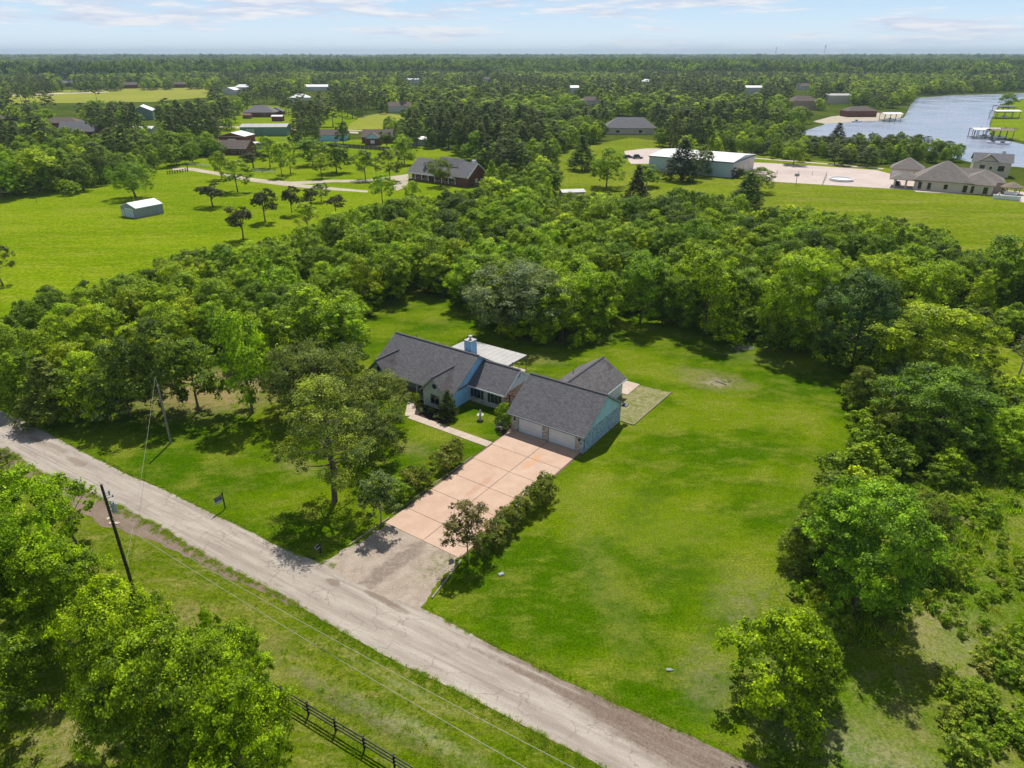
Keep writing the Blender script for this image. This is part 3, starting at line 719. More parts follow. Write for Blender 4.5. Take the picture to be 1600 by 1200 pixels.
for xx in (.35, -11.39): m = MB(); m.slab([(xx, -.42, 2.56), (xx + .04, -.42, 2.56), (xx + .04, 5.2, 6.17), (xx, 5.2, 6.17)], .2); m.slab([(xx, 5.2, 6.17), (xx + .04, 5.2, 6.17), (xx + .04, 10.82, 2.56), (xx, 10.82, 2.56)], .2); m.build('rake_board', M['trim'], house)
m = MB(); m.box(-11.35, .35, -.46, -.41, 2.36, 2.58); m.build('fascia', M['trim'], house)
m = MB(); m.box(-11.2, .3, -.55, -.47, 2.44, 2.56); m.build('gutter', M['gutter'], house)
m = MB(); m.tube((.12, -.05, 2.4), (.12, -.05, .1), .05); m.build('downspout', M['gutter'], house)
m = MB(); m.box(.0, .7, 10.25, 11.2, 2.3, 2.45); m.build('gutter_end', M['gutter'], house)
for xx in (-10.3, -.6):
    q = MB(); q.lathe([(.03, 1.62), (.10, 1.7), (.11, 1.95), (.03, 2.08)], xx, -.14, 8).box(xx - .03, xx + .03, -.1, 0, 1.75, 1.85); q.build('wall_lantern', M['black'], house)

# middle wing
m = MB(); m.box(-20.9, -14.6, 3.6, 3.8, 0, 2.7).box(-14.8, -14.6, 3.8, 10.7, 0, 2.7).box(-20.9, -14.8, 10.5, 10.7, 0, 2.7); m.build('middle_wing_wall', M['brick_light'], house)
m = MB(); m.box(-14.6, -14.56, 3.6, 10.7, 0, 2.7); m.build('brick_end_wall', M['brick_tan'], house)
m = MB(); m.prism([(-14.8, 3.5, 2.7), (-14.8, 10.8, 2.7), (-14.8, 7.15, 5.0)], (.26, 0, 0)); m.build('gable_siding', M['icy'], house)
m = MB(); m.box(-14.53, -14.48, 6.85, 7.45, 3.9, 4.5); m.build('gable_vent', M['trim'], house)
m = MB(); m.box(-14.55, -14.49, 8.0, 8.9, 0, 2.05); m.build('side_door', M['redwood'], house)
m = MB(); gable_x(m, -21.0, -14.3, 3.25, 11.05, 2.62, 5.12); m.build('middle_roof', M['shingle'], house)
m = MB(); m.bar((-21.0, 7.15, 5.13), (-14.3, 7.15, 5.13), .32, .05); m.build('ridge_cap', M['ridge'], house)
m = MB(); m.slab([(-14.3, 3.25, 2.56), (-14.26, 3.25, 2.56), (-14.26, 7.15, 5.1), (-14.3, 7.15, 5.1)], .2).slab([(-14.3, 7.15, 5.1), (-14.26, 7.15, 5.1), (-14.26, 11.05, 2.56), (-14.3, 11.05, 2.56)], .2); m.build('rake_board', M['white'], house)
m = MB(); m.box(-20.9, -14.3, 3.18, 3.24, 2.42, 2.6); m.build('fascia', M['white'], house)


def window(parent, x0, x1, y, z0, z1, shut=True, face=-1):
    """window on a front wall at y, facing -y"""
    f_ = MB(); e = .06
    f_.box(x0 - e, x0, y - .05, y - .004, z0 - e, z1 + e).box(x1, x1 + e, y - .05, y - .004, z0 - e, z1 + e).box(x0, x1, y - .05, y - .004, z1, z1 + e).box(x0, x1, y - .07, y - .004, z0 - e, z0)
    xm = (x0 + x1) / 2; f_.box(xm - .02, xm + .02, y - .045, y - .004, z0, z1)
    o = f_.build('window', M['trim'], parent)
    for a, b_ in ((x0, xm - .02), (xm + .02, x1)):
        q = MB(); q.box(a, b_, y - .03, y - .006, z0, z1); q.build('pane', M['glass'], o)
    if shut:
        for a, b_ in ((x0 - .5, x0 - .1), (x1 + .1, x1 + .5)):
            q = MB(); q.box(a, b_, y - .045, y - .004, z0 - .05, z1 + .05); q.build('shutter', M['shutter'], parent)


window(house, -19.9, -18.7, 3.6, .85, 2.15); window(house, -16.9, -15.6, 3.6, .85, 2.15)

# main wing
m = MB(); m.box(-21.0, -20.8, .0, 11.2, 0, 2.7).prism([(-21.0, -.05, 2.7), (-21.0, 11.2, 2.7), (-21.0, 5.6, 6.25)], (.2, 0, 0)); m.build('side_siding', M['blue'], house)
m = MB(); m.box(-36.0, -35.8, .0, 11.2, 0, 2.7).prism([(-36.0, 0, 2.7), (-36.0, 11.2, 2.7), (-36.0, 5.6, 6.2)], (.2, 0, 0)).box(-35.8, -21, 11.0, 11.2, 0, 2.7); m.build('far_siding', M['pale'], house)
m = MB(); m.box(-31.5, -25.4, 2.0, 2.2, 0, 2.7).box(-31.7, -31.5, 0, 2.2, 0, 2.7).box(-25.4, -25.2, 0, 2.2, 0, 2.7); m.build('porch_wall', M['pale'], house)
m = MB(); m.box(-31.5, -25.4, -.3, 2.0, 0, .12); m.build('porch_floor', M['walk'], house)
for xx in (-29.6, -27.4):
    m = MB(); m.tube((xx, -.1, .12), (xx, -.1, 2.55), .09, n=10); m.build('porch_post', M['white'], house)
m = MB(); m.box(-28.9, -28.0, 1.94, 1.99, .12, 2.2); m.build('front_door', M['redwood'], house)
window(house, -30.9, -29.7, 2.0, .8, 2.1, False); window(house, -27.3, -26.3, 2.0, .8, 2.1, False)
m = MB(); gable_x(m, -36.35, -20.35, -.42, 11.62, 2.62, 6.42); m.build('main_roof', M['shingle'], house)
m = MB(); m.bar((-36.36, 5.6, 6.43), (-20.34, 5.6, 6.43), .34, .05); m.build('ridge_cap', M['ridge'], house)
for xx in (-20.35, -36.39): m = MB(); m.slab([(xx, -.44, 2.56), (xx + .04, -.44, 2.56), (xx + .04, 5.6, 6.39), (xx, 5.6, 6.39)], .22).slab([(xx, 5.6, 6.39), (xx + .04, 5.6, 6.39), (xx + .04, 11.64, 2.56), (xx, 11.64, 2.56)], .22); m.build('rake_board', M['trim'], house)
m = MB(); m.box(-31.2, -25.6, -.48, -.43, 2.4, 2.58); m.build('fascia', M['trim'], house)
for xc, wn_ in ((-33.75, 2), (-23.1, 1)):
    m = MB(); m.box(xc - 2.05, xc + 2.05, -1.15, 0.0, 0, 2.62).prism([(xc - 2.05, -1.15, 2.62), (xc + 2.05, -1.15, 2.62), (xc, -1.15, 4.72)], (0, 3.0, 0)); m.build('front_gable_wall', M['pale'], house)
    m = MB(); gable_y(m, xc - 2.45, xc + 2.45, -1.6, 3.7, 2.55, 5.0, .12); m.build('front_gable_roof', M['shingle_old'], house)
    m = MB(); m.bar((xc, -1.62, 5.01), (xc, 3.7, 5.01), .3, .05); m.build('ridge_cap', M['ridge'], house)
    m = MB(); m.slab([(xc - 2.47, -1.6, 2.5), (xc - 2.47, -1.64, 2.5), (xc, -1.64, 4.97), (xc, -1.6, 4.97)], .2).slab([(xc + 2.47, -1.6, 2.5), (xc + 2.47, -1.64, 2.5), (xc, -1.64, 4.97), (xc, -1.6, 4.97)], .2); m.build('fascia', M['trim'], house)
    m = MB(); m.tube((xc, -1.15, 3.45), (xc, -1.2, 3.45), .38, n=20); m.build('round_vent', M['shutter'], house)
    window(house, xc - .75, xc + .75, -1.15, .75, 2.1, False)
    for xx in (xc - 2.1, xc + 1.95): m = MB(); m.box(xx, xx + .15, -1.19, -1.152, 0, 2.6); m.build('corner_board', M['white'], house)
# chimney
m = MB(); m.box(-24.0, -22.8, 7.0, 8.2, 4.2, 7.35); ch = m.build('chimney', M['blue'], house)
m = MB(); m.box(-24.08, -22.72, 6.92, 8.28, 7.35, 7.5); m.build('chimney_cap', M['tin'], ch)
for a in (-24.0, -22.8):
    for c_ in (7.0, 8.2): m = MB(); m.box(a - .06, a + .06, c_ - .06, c_ + .06, 4.2, 7.34); m.build('corner_board', M['icy'], ch)
m = MB(); m.lathe([(.16, 7.5), (.16, 7.95), (.30, 7.97), (.30, 8.1), (.05, 8.2)], -23.4, 7.6, 12); m.build('flue', M['tin'], ch)
# rear wing
m = MB(); m.box(-3.6, -3.4, 10.2, 17.7, 0, 2.7).box(-10.3, -10.1, 10.2, 17.7, 0, 2.7).box(-10.1, -3.6, 17.5, 17.7, 0, 2.7).prism([(-10.2, 17.7, 2.7), (-3.5, 17.7, 2.7), (-6.85, 17.7, 4.95)], (0, -.2, 0)); m.build('rear_wing_wall', M['icy'], house)
m = MB(); gable_y(m, -10.85, -2.95, 6.9, 18.1, 2.6, 5.1); m.build('rear_roof', M['shingle_old'], house)
m = MB(); m.bar((-6.9, 6.9, 5.11), (-6.9, 18.12, 5.11), .3, .05); m.build('ridge_cap', M['ridge'], house)
m = MB(); m.box(-2.95, -2.88, 10.8, 18.1, 2.38, 2.56).slab([(-2.95, 18.1, 2.54), (-6.9, 18.1, 5.05), (-6.9, 18.15, 5.05), (-2.95, 18.15, 2.54)], .2); m.build('fascia', M['icy'], house)
for xx, yy, hz in ((-17.2, 9.4, 4.3), (-15.8, 9.0, 4.6), (-33.0, 6.6, 6.1), (-8.8, 12.5, 4.3)):
    m = MB(); m.tube((xx, yy, hz - .4), (xx, yy, hz + .45), .05, n=6); m.build('vent_pipe', M['gutter'], house)
# patio cover behind the house, panel by panel
cover = empty('patio_cover', HO, TH, 'flat pale metal patio cover on posts behind the ranch house', 'patio cover')
N_ = 12; xa, xb = -31.3, -19.6
for k in range(N_):
    a = xa + (xb - xa) * k / N_; c_ = xa + (xb - xa) * (k + 1) / N_; q = MB(); q.slab([(a + .015, 11.7, 2.78), (c_ - .015, 11.7, 2.78), (c_ - .015, 17.0, 2.62), (a + .015, 17.0, 2.62)], .06).box(c_ - .04, c_ - .016, 11.7, 17.0, 2.60, 2.64); q.build('roof_panel', M['tin'], cover)
for xx in np.linspace(xa + .1, xb - .1, 5):
    q = MB(); q.box(xx - .05, xx + .05, 16.8, 16.9, 0, 2.5); q.build('post', M['gutter'], cover)
q = MB(); q.box(xa, xb, 16.78, 16.92, 2.42, 2.545).box(xb - .14, xb, 11.7, 16.77, 2.42, 2.545); q.build('beam', M['gutter'], cover)

# driveway slabs, walk, borders
def hp2(x, y): v = hp(x, y); return (v.x, v.y)


dw = MB(); dw.poly([hp(-10.55, -24.4, .028), hp(-.35, -24.0, .028), hp(-.15, -.02, .028), hp(-11.0, -.02, .028)]); drv = dw.build('driveway', M['joint']); drv['kind'] = 'structure'
rows = [-24.3, -21.0, -16.7, -12.8, -8.7, -4.7, -.03]
for i in range(6):
    for (a, b_) in ((-10.5, -5.2), (-5.2, -.4)):
        q = MB(); s_ = .03; wid = .0 if i < 3 else .25 * (i - 2) / 3
        q.slab([hp(a + s_ - (wid if a < -6 else 0), rows[i] + s_, .075), hp(b_ - s_, rows[i] + s_, .075), hp(b_ - s_, rows[i + 1] - s_, .075), hp(a + s_ - (wid if a < -6 else 0), rows[i + 1] - s_, .075)], .045)
        q.build('slab', M['drive'], drv)
sheet('gravel_apron', [hp2(-10.45, -24.25), hp2(-10.3, -26.5), hp2(-10.6, -28.6), hp2(-11.4, -32.6), hp2(-6, -32.5), hp2(-2.8, -32.3), hp2(.7, -31.8), hp2(.1, -27.6), hp2(-.5, -24.05)], .036, M['gravel'], px=False, jit=.3, step=.5)
wk = MB(); wk.poly([hp(-24.5, -5.55, .024), hp(-10.9, -5.55, .024), hp(-10.9, -4.2, .024), hp(-24.5, -4.2, .024)]); walk = wk.build('front_walk', M['joint']); walk['kind'] = 'structure'
for k in range(9):
    a = -24.5 + k * 1.511; q = MB(); q.slab([hp(a + .012, -5.53, .062), hp(a + 1.499, -5.53, .062), hp(a + 1.499, -4.22, .062), hp(a + .012, -4.22, .062)], .035); q.build('slab', M['walk'], walk)
for k in range(5):
    t0 = k / 5; a = Vector((-24.6 - 3.4 * t0, -4.9 + 4.6 * t0)); e = Vector((-3.4, 4.6)) / 5; n_ = Vector((e.y, -e.x)).normalized() * .66
    c1, c2 = a, a + e * .97; q = MB(); q.slab([hp(*(c1 - n_), .064), hp(*(c1 + n_), .064), hp(*(c2 + n_), .064), hp(*(c2 - n_), .064)], .035); q.build('slab', M['walk'], walk)
sheet('flower_bed', [hp2(-31, -.2), hp2(-27.4, -.6), hp2(-26.0, -3.2), hp2(-24.6, -4.1), hp2(-19.4, -4.15), hp2(-18.7, -3.0), hp2(-19.5, -1.2), hp2(-20.85, -.3), hp2(-21, 0), hp2(-31, .1)], .018, M['mulch'], px=False, jit=.12, step=.4)
sheet('flower_bed', [hp2(-14.6, 3.6), hp2(-14.8, 1.8), hp2(-13, -.6), hp2(-11.6, -1.7), hp2(-10.95, -1.6), hp2(-10.95, 3.6)], .018, M['mulch'], px=False, jit=.1, step=.4)
sheet('breezeway_floor', [hp2(-14.5, 3.7), hp2(-10.95, 3.7), hp2(-10.95, 10.5), hp2(-14.5, 10.5)], .04, M['walk'], px=False, jit=0)
sheet('garden_plot', [hp2(2.0, 10.3), hp2(2.3, 22.4), hp2(-3.4, 22.0), hp2(-3.4, 10.6), hp2(0, 10.3)], .018, M['plot'], px=False, jit=.2, step=.6)
m = MB(); m.slab([hp(-5.6, 17.9, .12), hp(-2.6, 17.9, .12), hp(-2.6, 22.2, .12), hp(-5.6, 22.2, .12)], .12); m.build('patio_slab', M['walk'])['kind'] = 'structure'
sheet('patio_floor', [hp2(-31.2, 11.3), hp2(-19.6, 11.3), hp2(-19.6, 17), hp2(-31.2, 17)], .03, M['walk'], px=False, jit=0)
ed = empty('timber_edging', HO, TH, 'low pale landscape timbers edging the dry plot beside the garage', 'edging')
for k in range(5):
    y0 = 10.3 + k * 2.42; q = MB(); q.bar((2.02 + .06 * k, y0, .07), (2.08 + .06 * k, y0 + 2.38, .07), .13, .14); q.build('timber', M['timber'], ed)
q = MB(); q.bar((.1, 10.25, .07), (2.0, 10.2, .07), .13, .14); q.build('timber', M['timber'], ed)
ed = empty('timber_edging', HO, TH, 'timbers edging the right side of the gravel apron beside the reddish crape myrtle', 'edging')
for k in range(3):
    q = MB(); q.bar((-.1 + .35 * k, -24.4 - 1.9 * k, .07), (.25 + .35 * k, -26.25 - 1.9 * k, .07), .15, .14); q.build('timber', M['timber'], ed)
ed = empty('timber_edging', HO, TH, 'timbers edging the left side of the driveway in front of the grey-green crape myrtle', 'edging')
for k in range(3):
    q = MB(); q.bar((-10.75 - .05 * k, -23.4 - 1.9 * k, .07), (-10.8 - .05 * k, -25.25 - 1.9 * k, .07), .13, .13); q.build('timber', M['timber'], ed)
for k in range(6):
    y0 = -22.8 + k * 2.4; q = MB(); q.bar((-10.95, y0, .05), (-10.97, y0 + 2.35, .05), .10, .10); q.build('timber', M['timber'], ed)

# statue birdbath, benches, pergola
p = hp(-15.9, -.2); o = empty('fountain', p, TH, 'small stone fountain with a figure standing in the front courtyard grass', 'fountain')
m = MB(); m.lathe([(.34, 0), (.36, .1), (.15, .2), (.11, .55), (.20, .62), (.48, .72), (.5, .8), (.44, .78), (.08, .74)], 0, 0, 16); m.build('basin', M['stone'], o, True)
m = MB(); m.lathe([(.16, .76), (.13, .95), (.17, 1.15), (.14, 1.3), (.05, 1.36), (.09, 1.42), (.10, 1.5), (.04, 1.58)], 0, 0, 12).tube((-.12, 0, 1.25), (-.2, .06, .98), .04, .03).tube((.12, 0, 1.25), (.18, .08, 1.02), .04, .03); m.build('figure', M['stone'], o, True)
for (x, y, lb) in ((-12.6, .3, 'pale stone garden bench beside the round bush near the garage corner'), (-12.3, -.9, 'pale stone garden bench nearest the driveway in the front courtyard')):
    o = empty('garden_bench', hp(x, y), TH + .1, lb, 'bench'); m = MB(); m.box(-.62, .62, -.2, .2, .40, .48); m.build('seat', M['stone'], o)
    for s_ in (-.42, .42): m = MB(); m.box(s_ - .07, s_ + .07, -.15, .15, 0, .4); m.build('leg', M['stone'], o)
o = empty('arbor', hp(-12.3, 3.2), TH, 'dark red timber arbor frame in the gap between garage and house', 'arbor')
for s_ in (-1.1, 1.1): m = MB(); m.box(s_ - .06, s_ + .06, -.06, .06, 0, 3.0); m.build('post', M['redwood'], o)
m = MB(); m.box(-1.5, 1.5, -.05, .05, 3.0, 3.14); m.build('beam', M['redwood'], o)
m = MB(); m.box(-1.2, -1.08, -.9, .9, 2.84, 2.98).box(1.08, 1.2, -.9, .9, 2.84, 2.98); m.build('crossbeam', M['redwood'], o)

# sign, mailbox, small ground boxes
p = at(352, 794); o = empty('yard_sign', p, TH - R(90), 'black post sign with a blue and grey hanging panel on the front lawn', 'sign')
m = MB(); m.box(-.05, .05, -.05, .05, 0, 2.0).box(-.07, .07, -.07, .07, 2.0, 2.05); m.build('post', M['black'], o)
m = MB(); m.box(.05, 1.1, -.03, .03, 1.78, 1.85); m.build('arm', M['black'], o)
m = MB(); m.box(.12, 1.02, -.015, .015, 1.30, 1.72); m.build('sign_panel', M['sign_blue'], o)
m = MB(); m.box(.12, 1.02, -.019, .019, 1.22, 1.30).box(.12, 1.02, -.015, .015, .98, 1.21); m.build('sign_panel', M['sign_grey'], o)
m = MB(); m.box(.2, .9, -.022, -.016, 1.50, 1.54).box(.3, .8, -.022, -.016, 1.42, 1.45); m.build('lettering_strip', M['sign_grey'], o)
p = at(501.5, 864.5); o = empty('mailbox', p, TH - R(90), 'black roadside mailbox with a newspaper tube by the gravel apron', 'mailbox')
m = MB(); m.box(-.05, .05, -.05, .05, 0, 1.1).box(.0, .55, -.04, .04, .92, 1.0); m.build('post', M['black'], o)
m = MB(); m.prism([(-.05, -.1, 1.0), (-.05, .1, 1.0), (-.05, .1, 1.12), (-.05, .06, 1.2), (-.05, -.06, 1.2), (-.05, -.1, 1.12)], (.62, 0, 0)); m.build('box', M['black'], o)
m = MB(); m.box(.58, .6, -.09, .09, 1.01, 1.18).box(.1, .5, -.03, .03, 1.203, 1.21); m.build('door', M['grey'], o)
m = MB(); m.tube((.0, 0, .82), (.5, 0, .82), .07, n=10); m.build('newspaper_tube', M['grey'], o)
p = at(783, 898); o = MB().box(-.28, .28, -.2, .2, 0, .12).box(-.24, .24, -.16, .16, .12, .17).build('utility_cover', M['trim']); o.location = p; o.rotation_euler.z = .5; tag(o, 'small dark utility box lid lying in the lawn below the driveway', 'utility box')
p = at(1045, 1047); o = MB().box(-.22, .22, -.12, .12, 0, .1).box(.22, .42, -.05, .05, 0, .06).build('ground_fitting', M['gutter']); o.location = p; tag(o, 'small dark fitting lying in the lawn near the road', 'fitting')
p = at(1130, 599); lg = MB(); lg.tube((-1.0, .75, .1), (.35, -.65, .12), .09, .07, 7).tube((-.9, 1.2, .1), (-.7, .4, .12), .07, .05, 6); o = lg.build('fallen_log', M['deadwood']); o.location = p; tag(o, 'pale cut branch lying on the bare patch of the back lawn', 'log')
p = at(1135, 596); m = MB()
for k in range(26):
    a = random.uniform(0, 6.28); x, y = random.gauss(0, .9), random.gauss(0, .5); L = random.uniform(.3, .8); m.tube((x, y, .04), (x + L * math.cos(a), y + L * math.sin(a), random.uniform(.05, .3)), .02, .01, 4)
o = m.build('twig_pile', M['bark']); o.location = (p.x, p.y, 0); tag(o, 'scattered dark twigs around the pale log on the bare patch', 'twigs', kind='stuff')
p = at(1160, 545); m = MB()
for k in range(90):
    a = random.uniform(0, 6.28); x, y = random.gauss(0, 1.1), random.gauss(0, .6); L = random.uniform(.5, 1.3); m.tube((x, y, .05), (x + L * math.cos(a), y + L * math.sin(a), random.uniform(.1, .7)), .025, .012, 4)
o = m.build('brush_pile', M['deadwood']); o.location = (p.x, p.y, 0); tag(o, 'grey brush pile in the shade at the back edge of the lawn', 'brush pile', kind='stuff')
for (x, y, lb) in ((174, 817, 'pale broken slab beside the dirt shoulder behind the near utility pole'), (183, 818, 'grey broken slab nearest the near utility pole'), (171, 810, 'small pinkish stone at the grass edge by the near utility pole')):
    p = at(x, y); m = MB(); m.slab([(-.35, -.15, .1), (.3, -.2, .1), (.36, .12, .1), (-.2, .18, .1)], .1); o = m.build('stone_slab', M['walk']); o.location = p; o.rotation_euler.z = random.uniform(0, 3); tag(o, lb, 'stone')

# utility poles and wires
pole1 = at(210, 925); o = empty('utility_pole', pole1, 0, 'tall dark utility pole with a grey transformer beside the dirt shoulder', 'utility pole')
m = MB(); m.tube((0, 0, -.3), (0, 0, 11.9), .16, .11, 12); m.build('pole', M['post'], o)
m = MB(); m.lathe([(.2, 8.95), (.23, 9.0), (.23, 9.85), (.18, 9.95), (.06, 10.0)], .46, .1, 14).box(.1, .3, .02, .16, 9.2, 9.3).box(.1, .3, .02, .16, 9.6, 9.7); m.build('transformer', M['grey'], o)
for (x, z) in ((.34, 10.15), (.55, 10.12)):
    m = MB(); m.lathe([(.04, z - .14), (.08, z - .08), (.04, z - .02), (.08, z + .03), (.03, z + .1)], x, .1, 8); m.build('bushing', M['white'], o)
for (x, z) in ((.38, 10.75), (.62, 10.55), (.42, 11.0)):
    m = MB(); m.bar((.08, 0, z), (x, .12, z + .05), .05, .05).lathe([(.05, z), (.09, z + .08), (.05, z + .14), (.08, z + .2), (.03, z + .26)], x, .12, 8); m.build('cutout', M['trim'], o)
pole2 = at(267, 692); o = empty('utility_pole', pole2, 0, 'weathered utility pole on the front lawn at the edge of the shade trees', 'utility pole')
m = MB(); m.tube((0, 0, -.3), (.1, .1, 8.2), .15, .11, 10); m.build('pole', M['bark_pale'], o)
m = MB(); m.tube((.1, .1, 8.2), (.02, .1, 9.35), .03, .025, 6); m.build('pole_top_rod', M['grey'], o)


def wire(p0, p1, sag, label, r=.017, n=24):
    m = MB(); p0, p1 = Vector(p0), Vector(p1); pts = [p0.lerp(p1, k / n) - Vector((0, 0, sag * 4 * (k / n) * (1 - k / n))) for k in range(n + 1)]
    for a, b_ in zip(pts, pts[1:]): m.tube(a, b_, r, r, 4, False)
    return tag(m.build('power_line', M['wire']), label, 'power line')


e1 = at(875, 1195, 8.5); dirn = (e1 - Vector((pole1.x, pole1.y, 8.5))); far = pole1 + dirn * 1.35
wire((pole1.x, pole1.y, 9.3), (far.x, far.y, 9.6), .9, 'upper power line running from the near pole along the road')
wire((pole1.x, pole1.y, 8.4), (far.x - .7, far.y - .9, 8.7), .9, 'lower power line running from the near pole along the road')
wire((pole1.x, pole1.y, 11.7), (pole1.x - 60, pole1.y + 38, 12), .8, 'power line running from the near pole to the left')
wire((pole2.x + .02, pole2.y + .1, 9.3), (pole1.x, pole1.y, 3.2), .5, 'thin service wire crossing the road between the two poles', .014)

# black rail fence
fp = [at(442, 1092), at(482, 1118), at(525, 1146), at(569.7, 1169.7)]; fd = (fp[3] - fp[0]) / 3
fence = empty('rail_fence', fp[0], 0, 'black three-rail wooden fence beside the road in the near corner', 'fence')
posts = [fd * k for k in range(-3, 7)]
for q_ in posts: m = MB(); m.box(q_.x - .07, q_.x + .07, q_.y - .07, q_.y + .07, -.1, 1.42); m.build('post', M['black'], fence)
for a, b_ in zip(posts, posts[1:]):
    for z in (.55, .93, 1.31):
        dd = (b_ - a).normalized(); nn = Vector((dd.y, -dd.x, 0)) * .095; m = MB(); m.bar(a + dd * .01 + nn + Vector((0, 0, z + random.uniform(-.01, .01))), b_ - dd * .01 + nn + Vector((0, 0, z + random.uniform(-.01, .01))), .045, .13); m.build('rail', M['black'], fence)


# ------------------------------------------------------------------ other buildings
def opening(root, side, L, Dp, u, z, w_, h_, mat, name='window', fmat=None):
    """opening on side 'f','b','l','r' of a box L x Dp centred on the root; u along the wall"""
    fmat = fmat or M['white']; e = max(.08, w_ * .06)
    def P3(a, d, zz):
        return {'f': (a, -Dp / 2 - d, zz), 'b': (-a, Dp / 2 + d, zz), 'r': (L / 2 + d, a, zz), 'l': (-L / 2 - d, -a, zz)}[side]
    def bx(m_, a0, a1, z0, z1, d0, d1):
        A, B = P3(a0, d0, z0), P3(a1, d1, z1); return m_.box(min(A[0], B[0]), max(A[0], B[0]), min(A[1], B[1]), max(A[1], B[1]), z0, z1)
    f_ = MB(); bx(f_, u - w_ / 2 - e, u - w_ / 2, z - e, z + h_ + e, .01, .08); bx(f_, u + w_ / 2, u + w_ / 2 + e, z - e, z + h_ + e, .01, .08); bx(f_, u - w_ / 2, u + w_ / 2, z + h_, z + h_ + e, .01, .08); bx(f_, u - w_ / 2, u + w_ / 2, z - e, z, .01, .08)
    o_ = f_.build(name, fmat, root); q = MB(); bx(q, u - w_ / 2, u + w_ / 2, z, z + h_, .01, .05); q.build('pane' if name == 'window' else 'panel', mat, o_)
    return o_


BUILT = []


def building(name, label, cat, pos, rz, L, Dp, H, rise, roof, wall, rmat, over=.4, ops=(), trim=None, group=None):
    """pos = centre on the ground; roof: 'gx' ridge along x, 'gy' ridge along y, 'hip', 'shed'"""
    o = empty(name, pos, rz, label, cat, group); l, d = L / 2, Dp / 2; t_ = .06; BUILT.append((pos.x, pos.y, pos.z, L, Dp, H + rise))
    m = MB(); m.box(-l, l, -d, d, 0, H)
    if roof == 'gx': m.prism([(-l, -d, H), (-l, d, H), (-l, 0, H + rise * .97)], (L, 0, 0))
    if roof == 'gy': m.prism([(-l, -d, H), (l, -d, H), (0, -d, H + rise * .97)], (0, Dp, 0))
    m.build('wall', wall, o); m = MB(); a, b_ = l + over, d + over; z0 = H - rise * over / max((d if roof != 'gy' else l), .1) * .6 + .05; z1 = H + rise + .08
    if roof == 'gx': gable_x(m, -a, a, -b_, b_, z0, z1, .15)
    elif roof == 'gy': gable_y(m, -a, a, -b_, b_, z0, z1, .15)
    elif roof == 'shed': m.slab([(-a, -b_, H + .05), (a, -b_, H + .05), (a, b_, H + rise), (-a, b_, H + rise)], .12)
    else:
        k = min(a, b_); r0 = max(0, a - k); r1 = max(0, b_ - k)
        A, B, C_, D_ = (-a, -b_, z0), (a, -b_, z0), (a, b_, z0), (-a, b_, z0)
        if r0 >= r1: E, F = (-r0 - .01, 0, z1), (r0 + .01, 0, z1); m.slab([A, B, F, E], .15); m.slab([C_, D_, E, F], .15); m.slab([B, C_, F], .15); m.slab([D_, A, E], .15)
        else: E, F = (0, -r1 - .01, z1), (0, r1 + .01, z1); m.slab([B, C_, F, E], .15); m.slab([D_, A, E, F], .15); m.slab([A, B, E], .15); m.slab([C_, D_, F], .15)
    m.build('roof', rmat, o)
    if trim:
        m = MB(); m.box(-a, a, -b_ - .03, -b_ - .002, z0 - .22, z0 - .02).box(-a, a, b_ + .002, b_ + .03, z0 - .22, z0 - .02); m.build('fascia', trim, o)
    for s_, u, z, w_, h_, *nm in ops:
        opening(o, s_, L, Dp, u, z, w_, h_, nm[1] if len(nm) > 1 else M['glass'], nm[0] if nm else 'window')
    return o


def rect_from(p_left, p_right):           # front edge from two ground pixels -> centre of edge, angle, length
    a, b_ = at(*p_left), at(*p_right); d = b_ - a; return (a + b_) / 2, math.atan2(d.y, d.x), d.length


def placed(name, label, cat, pl, pr, depth, H, rise, roof, wall, rmat, **kw):
    c_, an, L = rect_from(pl, pr); n_ = Vector((-math.sin(an), math.cos(an), 0))
    return building(name, label, cat, c_ + n_ * depth / 2, an, L, depth, H, rise, roof, wall, rmat, **kw)


# metal shed in the meadow
o = placed('metal_shed', 'small grey metal garage with white gable roof alone in the left meadow', 'shed', (190, 335), (240, 341), 0.1, 3, 1, 'gx', M['metal_grey'], M['tin_white'])
for c_ in list(o.children): bpy.data.objects.remove(c_)
bpy.data.objects.remove(o)
a_, b_ = at(216, 341), at(255, 333); an = math.atan2((b_ - a_).y, (b_ - a_).x); Ln = (b_ - a_).length; n_ = Vector((-math.sin(an), math.cos(an), 0)); cc = (a_ + b_) / 2 + n_ * 3.6
building('metal_shed', 'small grey metal garage with white gable roof alone in the left meadow', 'shed', cc, an, Ln + .5, 7.6, 3.0, 1.25, 'gx', M['metal_grey'], M['tin_white'], over=.12,
         ops=[('l', .2, .05, 3.4, 2.4, 'garage_door', M['metal_blue']), ('l', -2.9, .05, .9, 2.0, 'door', M['metal_blue'])], trim=M['metal_blue'])

